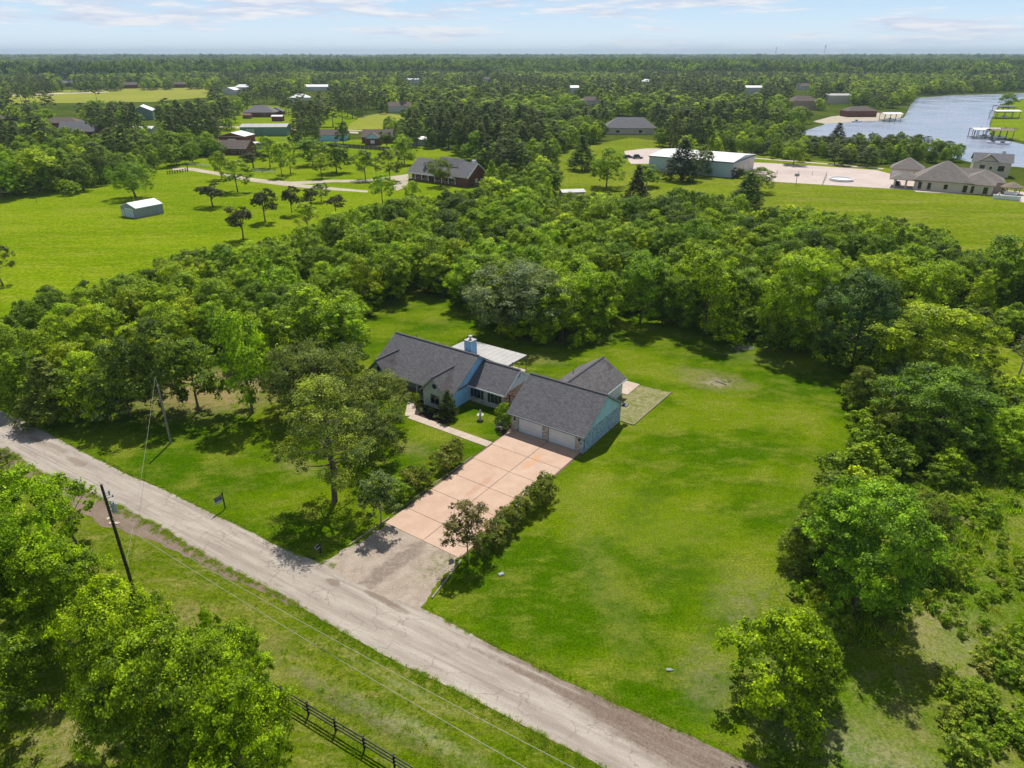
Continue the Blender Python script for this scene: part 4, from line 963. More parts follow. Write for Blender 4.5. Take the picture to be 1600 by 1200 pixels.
# brick house with porch and dormers
a_, b_ = at(638, 281), at(712, 291); an = math.atan2((b_ - a_).y, (b_ - a_).x); Lh = (b_ - a_).length; n_ = Vector((-math.sin(an), math.cos(an), 0)); cb = (a_ + b_) / 2
bh = empty('brick_house', cb, an, 'dark brick house with grey roof, two dormers and a white porch in the meadow', 'house')
l = Lh / 2
m = MB(); m.box(-l, l, 2.2, 12, 0, 3.6).prism([(-l, 2.2, 3.6), (-l, 12, 3.6), (-l, 7.1, 7.4)], (Lh, 0, 0)).box(l, l + 5.5, .4, 12.5, 0, 3.7).prism([(l + 5.4, .4, 3.7), (l + 5.4, 12.5, 3.7), (l + 5.4, 6.4, 8.0)], (.1, 0, 0)); m.build('wall', M['brick_red'], bh)
m = MB(); m.slab([(-l - .5, -.2, 3.0), (l, -.2, 3.0), (l, 7.1, 7.9), (-l - .5, 7.1, 7.9)], .2).slab([(-l - .5, 7.1, 7.9), (l, 7.1, 7.9), (l, 12.6, 3.5), (-l - .5, 12.6, 3.5)], .2); m.build('roof', M['roof_grey'], bh)
m = MB(); m.slab([(-l * .1, 4.2, 6.2), (l - 1.5, 4.2, 6.2), (l - 1.5, 7.4, 9.0), (-l * .1, 7.4, 9.0)], .2).slab([(-l * .1, 7.4, 9.0), (l - 1.5, 7.4, 9.0), (l - 1.5, 12.2, 4.4), (-l * .1, 12.2, 4.4)], .2); m.build('upper_roof', M['roof_grey'], bh)
m = MB(); m.prism([(l - 1.7, 1.0, 3.6), (l - 1.7, 12, 3.6), (l - 1.7, 7.4, 8.9)], (.2, 0, 0)); m.build('gable_siding', M['icy'], bh)
m = MB(); gable_x(m, l - 1.4, l + 6.0, -.1, 12.9, 3.4, 8.2, .2); m.build('side_roof', M['roof_grey'], bh)
m = MB(); m.slab([(l + 6.0, -.15, 3.38), (l + 6.1, -.15, 3.38), (l + 6.1, 6.4, 8.22), (l + 6.0, 6.4, 8.22)], .4).slab([(l + 6.0, 6.4, 8.22), (l + 6.1, 6.4, 8.22), (l + 6.1, 12.95, 3.38), (l + 6.0, 12.95, 3.38)], .4).box(-l - .5, l, -.28, -.21, 2.7, 3.05); m.build('fascia', M['white'], bh)
for xx in (-l * .42, -l * .08):
    m = MB(); m.box(xx - .8, xx + .8, 2.6, 5.8, 4.4, 6.0).prism([(xx - .8, 2.6, 6.0), (xx + .8, 2.6, 6.0), (xx, 2.6, 6.9)], (0, 3.2, 0)); dm = m.build('dormer', M['white'], bh)
    m = MB(); gable_y(m, xx - 1.05, xx + 1.05, 2.4, 6.8, 5.8, 7.1, .1); m.build('dormer_roof', M['roof_grey'], dm); m = MB(); m.box(xx - .4, xx + .4, 2.54, 2.59, 4.75, 6.1); m.build('dormer_window', M['glass'], dm)
for k in range(8):
    xx = -l + .3 + (Lh - .6) * k / 7; m = MB(); m.box(xx - .12, xx + .12, .05, .29, .5, 2.75); m.build('porch_post', M['white'], bh)
m = MB(); m.box(-l, l, .0, 2.2, 0, .5); m.build('porch_floor', M['brick_red'], bh)
m = MB(); m.box(-l, -1.2, .08, .16, 1.2, 1.28).box(1.2, l, .08, .16, 1.2, 1.28).box(-l, -1.2, .08, .16, .7, .76).box(1.2, l, .08, .16, .7, .76); m.build('porch_railing', M['white'], bh)
for xx in (-l * .72, -l * .38, l * .38, l * .72):
    m = MB(); m.box(xx - .6, xx + .6, 2.12, 2.19, 1.1, 2.8); f_ = m.build('window', M['white'], bh); m = MB(); m.box(xx - .5, xx + .5, 2.07, 2.115, 1.2, 2.7); m.build('pane', M['glass'], f_)
m = MB(); m.box(-.5, .5, 2.1, 2.19, .5, 2.7); m.build('front_door', M['shutter'], bh)
m = MB(); m.box(l + .2, l + 1.8, 9.6, 10.6, 6.0, 8.5); m.build('chimney', M['white'], bh)
m = MB(); m.box(l + 5.51, l + 5.56, 5.0, 6.4, 1.0, 2.6).box(l + 5.51, l + 5.56, 8.2, 9.2, 1.0, 2.4); m.build('side_window', M['icy'], bh)

# white warehouse
a_, b_ = at(1013, 266), at(1142, 278); an = math.atan2((b_ - a_).y, (b_ - a_).x); Lw = (b_ - a_).length; n_ = Vector((-math.sin(an), math.cos(an), 0)); Dw = (at(1167, 263) - b_).length
wh = empty('warehouse', (a_ + b_) / 2 + n_ * Dw / 2, an, 'large pale blue metal warehouse with a white roof behind the woods', 'warehouse'); l, d = Lw / 2, Dw / 2
m = MB(); m.box(-l, l, -d, d, 0, 6.0).prism([(-l, -d, 6), (-l, d, 6), (-l, 0, 7.1)], (Lw, 0, 0)); m.build('wall', M['metal_blue'], wh)
m = MB(); gable_x(m, -l - .3, l + .3, -d - .3, d + .3, 6.05, 7.4, .2); m.build('roof', M['tin_white'], wh)
m = MB(); m.box(-l - .3, l + .3, -d - .4, -d - .31, 5.7, 6.1).box(l + .31, l + .36, -d - .3, d + .3, 5.5, 6.0); m.build('fascia', M['gutter'], wh)
for k in range(4):
    y0 = -d + 1 + k * (2 * d - 2) / 4; m = MB(); m.box(l + .01, l + .08, y0 + .3, y0 + (2 * d - 2) / 4 - .3, .1, 4.8); m.build('roller_door', M['stucco'] if k % 2 else M['tin'], wh)
for k in range(12):
    x0 = -l + Lw * (k + 1) / 13; m = MB(); m.box(x0 - .06, x0 + .06, -d - .05, -d - .002, 0, 5.7); m.build('wall_rib', M['metal_blue'], wh)

# cream mansion: hipped blocks
man = empty('mansion', at(1470, 295), 0, 'sprawling cream stucco house with taupe hipped roofs by the river', 'house')


def hipblock(parent, pos, rz, L, Dp, H, rise, wall=True, over=.7, roofm=None, wallm=None, z0_=0):
    c_, s_ = math.cos(rz), math.sin(rz); base_ = parent.location
    def W_(x, y, z): return (pos.x - base_.x + x * c_ - y * s_, pos.y - base_.y + x * s_ + y * c_, z)
    l, d = L / 2, Dp / 2; a, b_ = l + over, d + over; k = min(a, b_); r0 = a - k + .01; r1 = b_ - k
    if wall: m = MB(); m.prism([W_(-l, -d, z0_), W_(l, -d, z0_), W_(l, d, z0_), W_(-l, d, z0_)], (0, 0, H - z0_)); m.build('wall', wallm or M['stucco'], parent)
    z0, z1 = H - .1, H + rise; m = MB(); A, B, C_, D_ = W_(-a, -b_, z0), W_(a, -b_, z0), W_(a, b_, z0), W_(-a, b_, z0)
    if a >= b_: E, F = W_(-r0, 0, z1), W_(r0, 0, z1); m.slab([A, B, F, E], .2); m.slab([C_, D_, E, F], .2); m.slab([B, C_, F], .2); m.slab([D_, A, E], .2)
    else: E, F = W_(0, -r1 - .01, z1), W_(0, r1 + .01, z1); m.slab([B, C_, F, E], .2); m.slab([D_, A, E, F], .2); m.slab([A, B, E], .2); m.slab([C_, D_, F], .2)
    m.build('roof', roofm or M['roof_tan'], parent); return W_


ang = math.atan2((at(1553, 305) - at(1426, 295)).y, (at(1553, 305) - at(1426, 295)).x); mx = Vector((math.cos(ang), math.sin(ang), 0)); my = Vector((-math.sin(ang), math.cos(ang), 0)); mo = at(1426, 296)
w_ = hipblock(man, mo + mx * 9 + my * 9, ang, 18, 17, 3.6, 6.2)
w2 = hipblock(man, mo + mx * 19.5 + my * 6.2, ang - .12, 11, 11, 3.4, 3.2); w3 = hipblock(man, mo + mx * 22 + my * 15, ang, 12, 12, 3.4, 3.4)
w4 = hipblock(man, at(1400, 279) + my * 8 + mx * 3, ang, 11, 11, 3.6, 4.0)
w5 = hipblock(man, mo + my * 4.5 - mx * 3.2, ang, 9, 8, 3.3, 2.2, wall=False)
for (x, y) in ((-6.4, .9), (-2.6, .9), (-6.4, 8.2)):
    q_ = mo + mx * x + my * y - man.location; m = MB(); m.box(q_.x - .25, q_.x + .25, q_.y - .25, q_.y + .25, 0, 3.2); m.build('carport_column', M['stucco'], man)
for x0, w0, z0, h0 in ((1.4, 1.1, .3, 2.5), (4.4, 1.1, .3, 2.4), (9.6, 1.2, .9, 1.6), (15.6, 1.3, .3, 2.4)):
    A_ = mo + mx * x0 + my * .47 - man.location; m = MB(); m.prism([A_ + Vector((0, 0, z0)), A_ + mx * w0 + Vector((0, 0, z0)), A_ + mx * w0 + Vector((0, 0, z0 + h0)), A_ + Vector((0, 0, z0 + h0))], -my * .06); m.build('window', M['glass'], man)
mx2 = Vector((math.cos(ang - .12), math.sin(ang - .12), 0)); my2 = Vector((-mx2.y, mx2.x, 0)); c2 = mo + mx * 19.5 + my * 6.2
for x0 in (-4.6, -2.9, -1.2, 3.0):
    A_ = c2 + mx2 * x0 - my2 * 5.53 - man.location; m = MB(); m.prism([A_ + Vector((0, 0, .3)), A_ + mx2 * 1.35 + Vector((0, 0, .3)), A_ + mx2 * 1.35 + Vector((0, 0, 2.6)), A_ + Vector((0, 0, 2.6))], -my2 * .06); m.build('patio_door', M['glass'], man)
c4 = at(1400, 279) + my * 8 + mx * 3
for x0 in (-5.0, -.6):
    A_ = c4 + mx * x0 - my * 5.53 - man.location; m = MB(); m.prism([A_ + Vector((0, 0, .1)), A_ + mx * 3.2 + Vector((0, 0, .1)), A_ + mx * 3.2 + Vector((0, 0, 2.7)), A_ + Vector((0, 0, 2.7))], -my * .06); m.build('garage_door', M['white'], man)
# guest house
gp = at(1560, 278) + Vector((0, 7, 0)); ga = ang + .05
gh = building('guest_house', 'two-storey cream house with grey gable roof at the river bank', 'house', gp, ga, 13, 9, 6.0, 2.6, 'gx', M['stucco'], M['roof_grey'], over=.6, trim=M['white'],
              ops=[('f', -3.2, 2.6, 1.9, 1.9), ('f', 3.4, 2.3, 2.3, 2.2), ('r', .4, 2.4, 1.6, 1.8), ('f', -.2, 2.8, .9, 1.2)])
m = MB(); gable_y(m, -5.4, 2.6, -5.3, .6, 5.6, 8.6, .15); m.build('front_roof', M['roof_tan'], gh); m = MB(); m.prism([(-4.6, -4.7, 5.8), (1.8, -4.7, 5.8), (-1.4, -4.7, 8.2)], (0, .3, 0)); m.build('front_gable', M['stucco'], gh)
m = MB(); m.box(3, 4.2, 1, 2.2, 7, 9.6); m.build('chimney', M['icy'], gh)
building('pool_house', 'low taupe-roofed pool house between the mansion and guest house', 'house', mo + mx * 18 + my * 26, ang, 16, 8, 3.2, 2.4, 'hip', M['stucco'], M['roof_tan'])
hut = empty('thatched_hut', at(1578, 303), ang, 'round thatched bar hut on the pool deck', 'hut')
m = MB(); m.lathe([(3.6, 2.3), (3.4, 2.6), (1.8, 3.5), (.2, 4.2)], 0, 0, 14); m.build('thatch_roof', M['thatch'], hut)
for k in range(6): m = MB(); m.tube((2.6 * math.cos(k * 1.047), 2.6 * math.sin(k * 1.047), 0), (2.6 * math.cos(k * 1.047), 2.6 * math.sin(k * 1.047), 2.5), .12, n=6); m.build('post', M['post'], hut)
m = MB(); m.box(-2, 2, -2.4, -1.8, 0, 1.1); m.build('counter', M['white'], hut)
p = at(1572, 312); o = MB().box(-4, 4, -.4, .4, 0, 1.4).box(-2.6, -2.2, -.3, .3, 1.4, 2.2).box(2.2, 2.6, -.3, .3, 1.4, 2.2).build('outdoor_kitchen', M['white']); o.location = p; o.rotation_euler.z = ang; tag(o, 'white outdoor kitchen counter below the thatched hut', 'counter')
# deck chairs in front of the mansion's windows
for k, (x, y) in enumerate([(1516, 300.5), (1522, 301.5), (1529, 302.5), (1536, 303.5), (1542, 304)]):
    o = empty('deck_chair', at(x, y), ang + random.uniform(-.5, .5), 'white deck chair in the row along the mansion patio', 'chair', 'deck chairs along the mansion patio')
    m = MB(); m.box(-.35, .35, -.6, .3, .3, .38); m.build('seat', M['white'], o); m = MB(); m.slab([(-.35, .3, .35), (.35, .3, .35), (.35, .65, 1.0), (-.35, .65, 1.0)], .06); m.build('backrest', M['white'], o)
    m = MB()
    for sx_ in (-.3, .3):
        for sy_ in (-.5, .25): m.box(sx_ - .03, sx_ + .03, sy_ - .03, sy_ + .03, 0, .3)
    m.build('leg_set', M['white'], o)


def car(pos, rz, label, body=None, roofm=None, tall=1.45, ln=4.5):
    o = empty('parked_car', pos, rz, label, 'car'); h = ln / 2
    m = MB(); m.prism([(-h, -.85, .35), (h, -.85, .35), (h, -.85, .75), (h * .55, -.85, .92), (-h * .9, -.85, .95), (-h, -.85, .8)], (0, 1.7, 0)); m.build('body', body or M['car'], o)
    m = MB(); m.prism([(-h * .8, -.75, .95), (h * .5, -.75, .92), (h * .2, -.68, tall), (-h * .6, -.68, tall)], (0, 1.45, 0)); m.build('cabin', M['glass'], o)
    m = MB(); m.box(-h * .58, h * .18, -.66, .66, tall, tall + .04); m.build('roof', body or M['car'], o)
    for sx_ in (-h * .62, h * .62):
        for sy_ in (-.8, .8): m = MB(); m.tube((sx_, sy_ - .1, .33), (sx_, sy_ + .1, .33), .33, n=12); m.build('wheel', M['tyre'], o)
    return o


car(at(1402, 289), ang + 1.5, 'dark blue car parked under the carport of the mansion')
car(at(981, 247), .3, 'dark car parked on the gravel yard beside the warehouse', M['car'], ln=5.0); o = car(at(996, 248), .1, 'dark boxy truck parked next to the warehouse wall', M['gutter'], tall=2.0, ln=5.2)
# court net and round tub
court = empty('court_fence', at(1212, 284), 0, 'low net fence of posts around three sides of the sports court', 'fence')
cpts = [at(1205, 283), at(1214, 271), at(1247, 272.5), at(1291, 275), at(1285, 289)]
for a_, b_ in zip(cpts, cpts[1:]):
    k_ = max(1, int((b_ - a_).length / 5))
    for i in range(k_ + 1):
        q_ = a_.lerp(b_, i / k_) - court.location; m = MB(); m.box(q_.x - .05, q_.x + .05, q_.y - .05, q_.y + .05, 0, 1.5); m.build('post', M['gutter'], court)
    m = MB()
    for z in (.3, .6, .9, 1.2, 1.45): m.bar(a_ - court.location + Vector((0, 0, z)), b_ - court.location + Vector((0, 0, z)), .02, .03)
    m.build('net', M['wire'], court)
p = at(1243.5, 288); hoop = empty('basketball_hoop', p, -.1, 'dark basketball hoop on a pole at the near edge of the court', 'basketball hoop'); m = MB(); m.tube((0, 0, 0), (0, .2, 3.2), .09, n=6); m.build('pole', M['black'], hoop); m = MB(); m.box(-.9, .9, .35, .42, 2.9, 3.9).box(-.05, .05, .0, .36, 3.1, 3.2); m.build('backboard', M['sign_grey'], hoop)
p = at(1314, 282); o = empty('round_planter', p, 0, 'round white walled tub on the concrete court', 'planter'); m = MB(); m.lathe([(4.4, 0), (4.5, .9), (4.1, .92), (4.0, .5)], 0, 0, 28); m.build('rim', M['white'], o); m = MB(); m.lathe([(4.0, .4), (4.0, .52)], 0, 0, 28); m.build('filling', M['tin_white'], o)

# houses of the village on the left
building('red_barn', 'red metal barn with a white roof among the trees on the left', 'barn', at(372, 226), -.12, 15, 12, 5.0, 1.8, 'gy', M['barn_red'], M['tin_white'], over=.3, trim=M['white'], ops=[('f', 0, .1, 4, 3.4, 'garage_door', M['tin_white'])])
building('brick_cottage', 'brown brick cottage with a dark roof just below the red barn', 'house', at(368, 240), -.1, 17, 11, 3.4, 3.0, 'gx', M['brick_red'], M['roof_brown'], over=.6, trim=M['white'], ops=[('f', 2, 1, 1.6, 1.3), ('f', 5.5, 1, 1.2, 1.3)])
building('lean_to', 'white flat-roofed lean-to beside the red barn', 'shed', at(393, 232), -.05, 13, 5, 2.6, .5, 'shed', M['tin'], M['tin_white'])
building('green_barn', 'long green-walled building with a pale metal roof', 'barn', at(417, 211), .06, 28, 12, 5.2, 1.4, 'gx', M['green_wall'], M['tin'], over=.3, ops=[('f', -8, .1, 4, 3.6, 'garage_door', M['tin'])])
building('hip_roof_house', 'grey hip-roofed house beyond the long green building', 'house', at(409, 182), .05, 24, 15, 3.8, 4.6, 'hip', M['brick_red'], M['roof_grey'], over=.8, ops=[('f', -6, 1, 2, 1.6), ('f', 4, 1, 2, 1.6)])
building('dark_cottage', 'dark blue-roofed cottage to the right of the grey hip-roofed house', 'house', at(433, 180), .1, 11, 9, 3.2, 3.0, 'gy', M['brick_red'], M['roof_grey'], ops=[('f', 0, 1, 2, 1.4)])
building('red_shed', 'small rusty red shed left of the grey hip-roofed house', 'shed', at(387, 185), 0, 6, 4, 2.6, .9, 'gx', M['rust'], M['rust'])
building('red_shed', 'small red shed with a white roof under the dark cottage', 'shed', at(435, 189), 0, 8, 5, 3.4, .8, 'gx', M['barn_red'], M['tin_white'])
building('green_gable_barn', 'tall green gabled barn behind the shade trees on the far left', 'barn', at(226, 186), .35, 15, 22, 6.5, 3.4, 'gy', M['green_wall'], M['tin_white'], over=.4)
building('gable_house', 'brown-roofed brick house with a teal front gable behind the board fence', 'house', at(597, 222), -.03, 20, 12, 3.4, 3.4, 'gx', M['brick_red'], M['roof_brown'], over=.6, ops=[('f', -7, 1, 1.8, 1.5)])
gp2 = at(584, 226); o = building('gable_porch_wing', 'teal-gabled front wing of the brick house behind the board fence', 'house', gp2, -.03, 8.5, 5, 3.3, 3.0, 'gy', M['brick_red'], M['roof_brown'], over=.5); m = MB(); m.prism([(-4.3, -2.56, 3.4), (4.3, -2.56, 3.4), (0, -2.56, 6.3)], (0, .05, 0)); m.build('gable_siding', M['teal'], o); opening(o, 'f', 8.5, 5, 0, 1, 2, 1.4, M['tin_white'])
building('blue_cottage', 'blue-walled cottage partly hidden behind a tree left of the board fence', 'house', at(522, 219), .1, 16, 10, 3.2, 2.8, 'gx', M['blue'], M['roof_brown'], ops=[('f', 2, 1, 2, 1.4)])
building('low_house', 'low brown-roofed house on the far left behind the pale green trees', 'house', at(100, 198), .1, 24, 12, 3, 3, 'hip', M['brick_red'], M['roof_brown'])
building('low_house', 'grey-roofed house half hidden by oaks on the far left', 'house', at(141, 213), -.2, 16, 10, 3.4, 3.6, 'gx', M['brick_red'], M['roof_grey'])
building('low_house', 'dark blue-grey roofed house seen between the oaks left of the driveway track', 'house', at(118, 208), .2, 14, 10, 3.4, 3.6, 'gx', M['brick_red'], M['roof_grey'])
building('low_house', 'brown rooftop at the left edge among far trees', 'house', at(16, 192), .1, 22, 10, 3, 2.6, 'hip', M['brick_red'], M['roof_brown'])
building('grey_hip_house', 'wide pale grey hip-roofed house among tall pines in the centre', 'house', at(983, 208), -.05, 32, 16, 4.0, 5.4, 'hip', M['stucco'], M['roof_grey'], over=.8, ops=[('f', -8, 1, 2, 1.6), ('f', 6, 1, 2, 1.6)])
building('white_roof_building', 'long white-roofed building in the far centre-left trees', 'building', at(495, 142), .12, 32, 14, 5.5, 2.5, 'gx', M['far_white'], M['tin_white'])
building('white_roof_building', 'small white gabled building beside the far hay field', 'building', at(362, 147), -.2, 18, 14, 5.0, 3.0, 'gy', M['far_white'], M['tin_white'])
building('white_roof_building', 'pale flat building seen over the trees in the upper centre', 'building', at(645, 131), .0, 26, 16, 7, 1.5, 'gx', M['far_white'], M['tin_white'])
building('white_roof_building', 'tiny pale roof showing through the forest right of centre', 'building', at(897, 149), .0, 10, 9, 9, 2, 'gx', M['far_white'], M['tin_white'])
building('white_roof_building', 'pale roof in the forest between the warehouse and the river', 'building', at(1175, 149), .0, 20, 12, 9, 2, 'gx', M['far_white'], M['tin_white'])
building('river_house', 'brown-roofed house on the far river bank nearest the boathouse', 'house', at(1340, 182), .05, 24, 12, 4.6, 3.0, 'hip', M['brick_red'], M['roof_brown'])
building('river_house', 'tan-roofed house in the trees left of the river', 'house', at(1251, 171), .1, 24, 14, 7.5, 4.0, 'hip', M['brick_tan'], M['roof_brown'])
building('river_house', 'pale roof hidden in the trees above the river', 'house', at(1305, 162), .1, 24, 12, 8, 1.5, 'gx', M['stucco'], M['tin'])
building('farm_shed', 'white tin-roofed shelter half hidden in the wood behind the brick house', 'shed', at(893, 314), .2, 7.5, 5, 3.4, .5, 'gx', M['stucco'], M['tin'])
building('farm_shed', 'small white outbuilding showing between the pines left of the brick house', 'shed', at(650, 226), .3, 11, 7, 3, 1.2, 'gx', M['far_white'], M['tin_white'])
building('farm_shed', 'small white roof between the far left trees', 'shed', at(232, 208), -.1, 9, 6, 3, 1.2, 'gx', M['far_white'], M['tin_white'])
car(at(204, 200), .1, 'pale car parked among the trees on the far left', M['boat'])
bf = empty('board_fence', at(520, 226), 0, 'long dark board fence behind the meadow trees', 'fence'); a_, b_ = at(519, 229), at(610, 236); nB = 14
for k in range(nB):
    p0, p1 = a_.lerp(b_, k / nB) - bf.location, a_.lerp(b_, (k + 1) / nB - .004) - bf.location; m = MB(); m.bar(p0 + Vector((0, 0, 1)), p1 + Vector((0, 0, 1)), .06, 1.9); m.build('fence_panel', M['dock'], bf)
for lb, pts_ in (('white rail fence along the track left of the bright young trees', [(288, 257), (305, 259), (328, 262)]), ('white rail fence below the spreading dark tree in the meadow', [(392, 268), (410, 270), (431, 271)]), ('pale fence in front of the long green building', [(437, 219), (462, 221)])):
    wf = empty('white_fence', at(*pts_[0]), 0, lb, 'fence')
    for a0, b0 in zip(pts_, pts_[1:]):
        a_, b_ = at(*a0), at(*b0); k_ = max(2, int((b_ - a_).length / 3))
        for i in range(k_ + 1): q_ = a_.lerp(b_, i / k_) - wf.location; m = MB(); m.box(q_.x - .07, q_.x + .07, q_.y - .07, q_.y + .07, 0, 1.3); m.build('post', M['white'], wf)
        for z in (.4, .8, 1.2): m = MB(); m.bar(a_ - wf.location + Vector((0, 0, z)), b_ - wf.location + Vector((0, 0, z)), .05, .14); m.build('rail', M['white'], wf)
df = empty('ranch_rail_fence', at(258, 270), 0, 'dark rail fence at the far meadow edge beneath the pines', 'fence'); pts_ = [(262, 273), (278, 271), (294, 268), (293, 262)]
for a0, b0 in zip(pts_, pts_[1:]):
    a_, b_ = at(*a0), at(*b0); k_ = 4
    for i in range(k_ + 1): q_ = a_.lerp(b_, i / k_) - df.location; m = MB(); m.box(q_.x - .1, q_.x + .1, q_.y - .1, q_.y + .1, 0, 1.5); m.build('post', M['post'], df)
    for z in (.6, 1.2): m = MB(); m.bar(a_ - df.location + Vector((0, 0, z)), b_ - df.location + Vector((0, 0, z)), .07, .16); m.build('rail', M['post'], df)
p = at(1049, 236); o = empty('utility_pole', p, 0, 'slim pale utility pole beyond the warehouse', 'utility pole'); m = MB(); m.tube((0, 0, 0), (0, 0, 14), .16, .12, 6); m.build('pole', M['bark_pale'], o); m = MB(); m.box(-1.1, 1.1, -.06, .06, 13, 13.15); m.build('crossarm', M['bark_pale'], o)
p = at(58, 318); o = MB().tube((0, 0, 0), (0, 0, 3.4), .06, .05, 6).build('marker_post', M['post']); o.location = p; tag(o, 'thin dark post standing in the meadow below the yellow-green tree', 'post')


# docks and boats
def dock(px, py, L, Dp, roofmat, label, h=3.4, roof=True, boat=True, rz=0.0):
    o = empty('boat_dock', at(px, py), rz, label, 'boat dock'); l, d = L / 2, Dp / 2
    m = MB(); m.box(-l, l, -d, -d + 1.6, .7, .85).box(-l, l, d - 1.6, d, .7, .85).box(l, l + 5, -.9, .9, .72, .86).box(-l, -l + 1.4, -d + 1.6, d - 1.6, .7, .85); m.build('deck', M['dock'], o)
    nx = 4
    for i in range(nx):
        for s_ in (-d + .2, d - .2):
            x = -l + .3 + (L - .6) * i / (nx - 1); m = MB(); m.box(x - .14, x + .14, s_ - .14, s_ + .14, -1, h if roof else 1.7); m.build('piling', M['dock'], o)
    if roof:
        m = MB(); gable_x(m, -l - .5, l + .5, -d - .5, d + .5, h, h + .9, .14); m.build('roof', roofmat, o)
    if boat:
        m = MB(); m.prism([(-3.0, -1.0, .9), (2.4, -1.0, .9), (3.4, 0, 1.1), (2.4, 1.0, .9), (-3.0, 1.0, .9)], (0, 0, .8)); m.build('hull', M['boat'], o); m = MB(); m.box(-.8, .6, -.6, .6, 1.7, 2.2); m.build('boat_console', M['glass'], o)
    return o


dock(1390, 189, 13, 8, M['tin_white'], 'boathouse with a white roof on the far river bank', 5.2)
dock(1536, 216, 15, 7, M['tin_white'], 'nearest dock with a long white roof on the right bank', 5.0, rz=-.1)
dock(1560, 218, 12, 7, M['thatch'], 'dock with a brown roof right beside the long white-roofed one', 5.2, rz=-.1)
dock(1558, 203, 17, 9, None, 'roofless wooden dock frame on the right bank', 3, roof=False, boat=False)
dock(1568, 185, 19, 8, M['tin_white'], 'wide white-roofed dock in the middle of the right bank', 5.4)
dock(1566, 175, 14, 8, M['roof_grey'], 'grey-roofed dock farthest up the right bank', 4.6)
for (x, y, lb) in ((1551, 224, 'white boat moored at the near dock'), (1566, 226, 'second white boat moored nearest the right bank'), (1338, 191, 'small white boat pulled up by the far bank house')):
    o = empty('motor_boat', at(x, y), -.15, lb, 'boat'); m = MB(); m.prism([(-3.2, -1.1, .1), (2.4, -1.1, .1), (3.8, 0, .3), (2.4, 1.1, .1), (-3.2, 1.1, .1)], (0, 0, .9)); m.build('hull', M['boat'], o); m = MB(); m.box(-1, .6, -.7, .7, 1.0, 1.7); m.build('cabin', M['glass'], o)
for (x, y) in ((1529, 205), (1533, 218), (1527, 212), (1546, 179)): pass
m = MB()
q_ = at(1528, 212); o = empty('mooring_piles', q_, 0, 'cluster of dark mooring posts in the water beside the near dock', 'mooring posts')
for (x, y) in ((0, 0), (1.2, 6), (-2.5, 2), (3.5, 9)): m = MB(); m.tube((x, y, -1), (x, y, 3.6), .2, .18, 6); m.build('pile', M['dock'], o)

# far landmarks
for (x, b_, top, lb, r_) in ((450, 96, 84.5, 'squat far water tower on the horizon left of centre', 'tank'), (1211, 90, 74, 'slim far water tower on the horizon right of centre', 'tank2'), (1287, 90, 70.5, 'tall thin far mast on the horizon', 'mast'), (1402, 90, 82, 'low far water tower on the right horizon', 'tank2')):
    p = at(x, b_); d_ = p.length; lo = CAM_H + (math.tan(math.atan((600 - top) / FPX) - PITCH)) * p.y; o = empty('water_tower' if r_ != 'mast' else 'radio_mast', p, 0, lb, 'tower'); k = d_ / FPX
    m = MB(); m.tube((0, 0, 0), (0, 0, lo), k * .45, k * .35, 6); m.build('shaft', M['trim'], o)
    if r_ == 'tank': m = MB(); m.lathe([(k * 1.2, lo - 3 * k), (k * 3.0, lo - 2.2 * k), (k * 3.0, lo - .5 * k), (k * .6, lo)], 0, 0, 12); m.build('tank', M['trim'], o)
    elif r_ == 'tank2': m = MB(); m.lathe([(k * .6, lo - 1.4 * k), (k * 1.4, lo - .9 * k), (k * 1.3, lo - .3 * k), (k * .3, lo)], 0, 0, 10); m.build('tank', M['trim'], o)
    else: m = MB(); m.lathe([(k * .6, lo - 3 * k), (k * 1.0, lo - 2.5 * k), (k * 1.0, lo - .8 * k), (k * .3, lo)], 0, 0, 8); m.build('antenna', M['trim'], o)
o = building('far_warehouse', 'long white far warehouse near the horizon right of centre', 'warehouse', at(1055, 99), 0, 190, 60, 20, 3, 'gx', M['far_white'], M['tin_white'])
for k in range(46):
    x = random.choice([random.uniform(380, 610), random.uniform(420, 570), random.uniform(20, 400)]); y = random.uniform(90.5, 95); p = at(x, y); s_ = p.length / FPX
    o = building('far_building', 'tiny pale building in the far town on the left horizon', 'building', p, random.uniform(-.3, .3), s_ * random.uniform(3, 11), s_ * 3, s_ * random.uniform(1.0, 1.8), s_ * .3, 'gx', M['far_white'] if k % 3 else M['rust'], M['tin_white'] if k % 2 else M['roof_brown'], over=.2, group='far town on the horizon')
for (x, y, lb_) in ((280, 137, 'dark-roofed house in a gap right of the far hay field'), (380, 142, 'pale house among the trees beside the small white gabled building'), (922, 165, 'small pale roof in the forest above the clearing'), (105, 135, 'little red-roofed house beyond the far hay field on the left'), (625, 175, 'small white roof deep in the woods above the teal-gabled house'), (205, 138, 'tiny brown-roofed house beyond the hay field'), (470, 160, 'grey roof among the pines above the long green building'), (1255, 140, 'small pale roof in the forest upstream of the river house'), (760, 128, 'tiny pale roof in the upper centre forest'), (1010, 132, 'tiny tan roof in the upper right forest')):
    building('far_house', lb_, 'house', at(x, y), random.uniform(-.3, .3), 20, 12, 5, 3.2, 'gx' if x % 2 else 'hip', M['far_white'] if x > 300 else M['brick_red'], M[['roof_grey', 'roof_brown', 'tin_white'][x % 3]])
for (x, y, w_) in ((85, 109, 30), (180, 110, 26), (215, 111, 18)):
    p = at(x, y); building('far_greenhouse', 'low pale far shed behind the hay field', 'building', p, 0, 2.2 * w_, 20, 4, 1, 'gx', M['tin_white'], M['tin_white'], group='low pale sheds beyond the hay field')

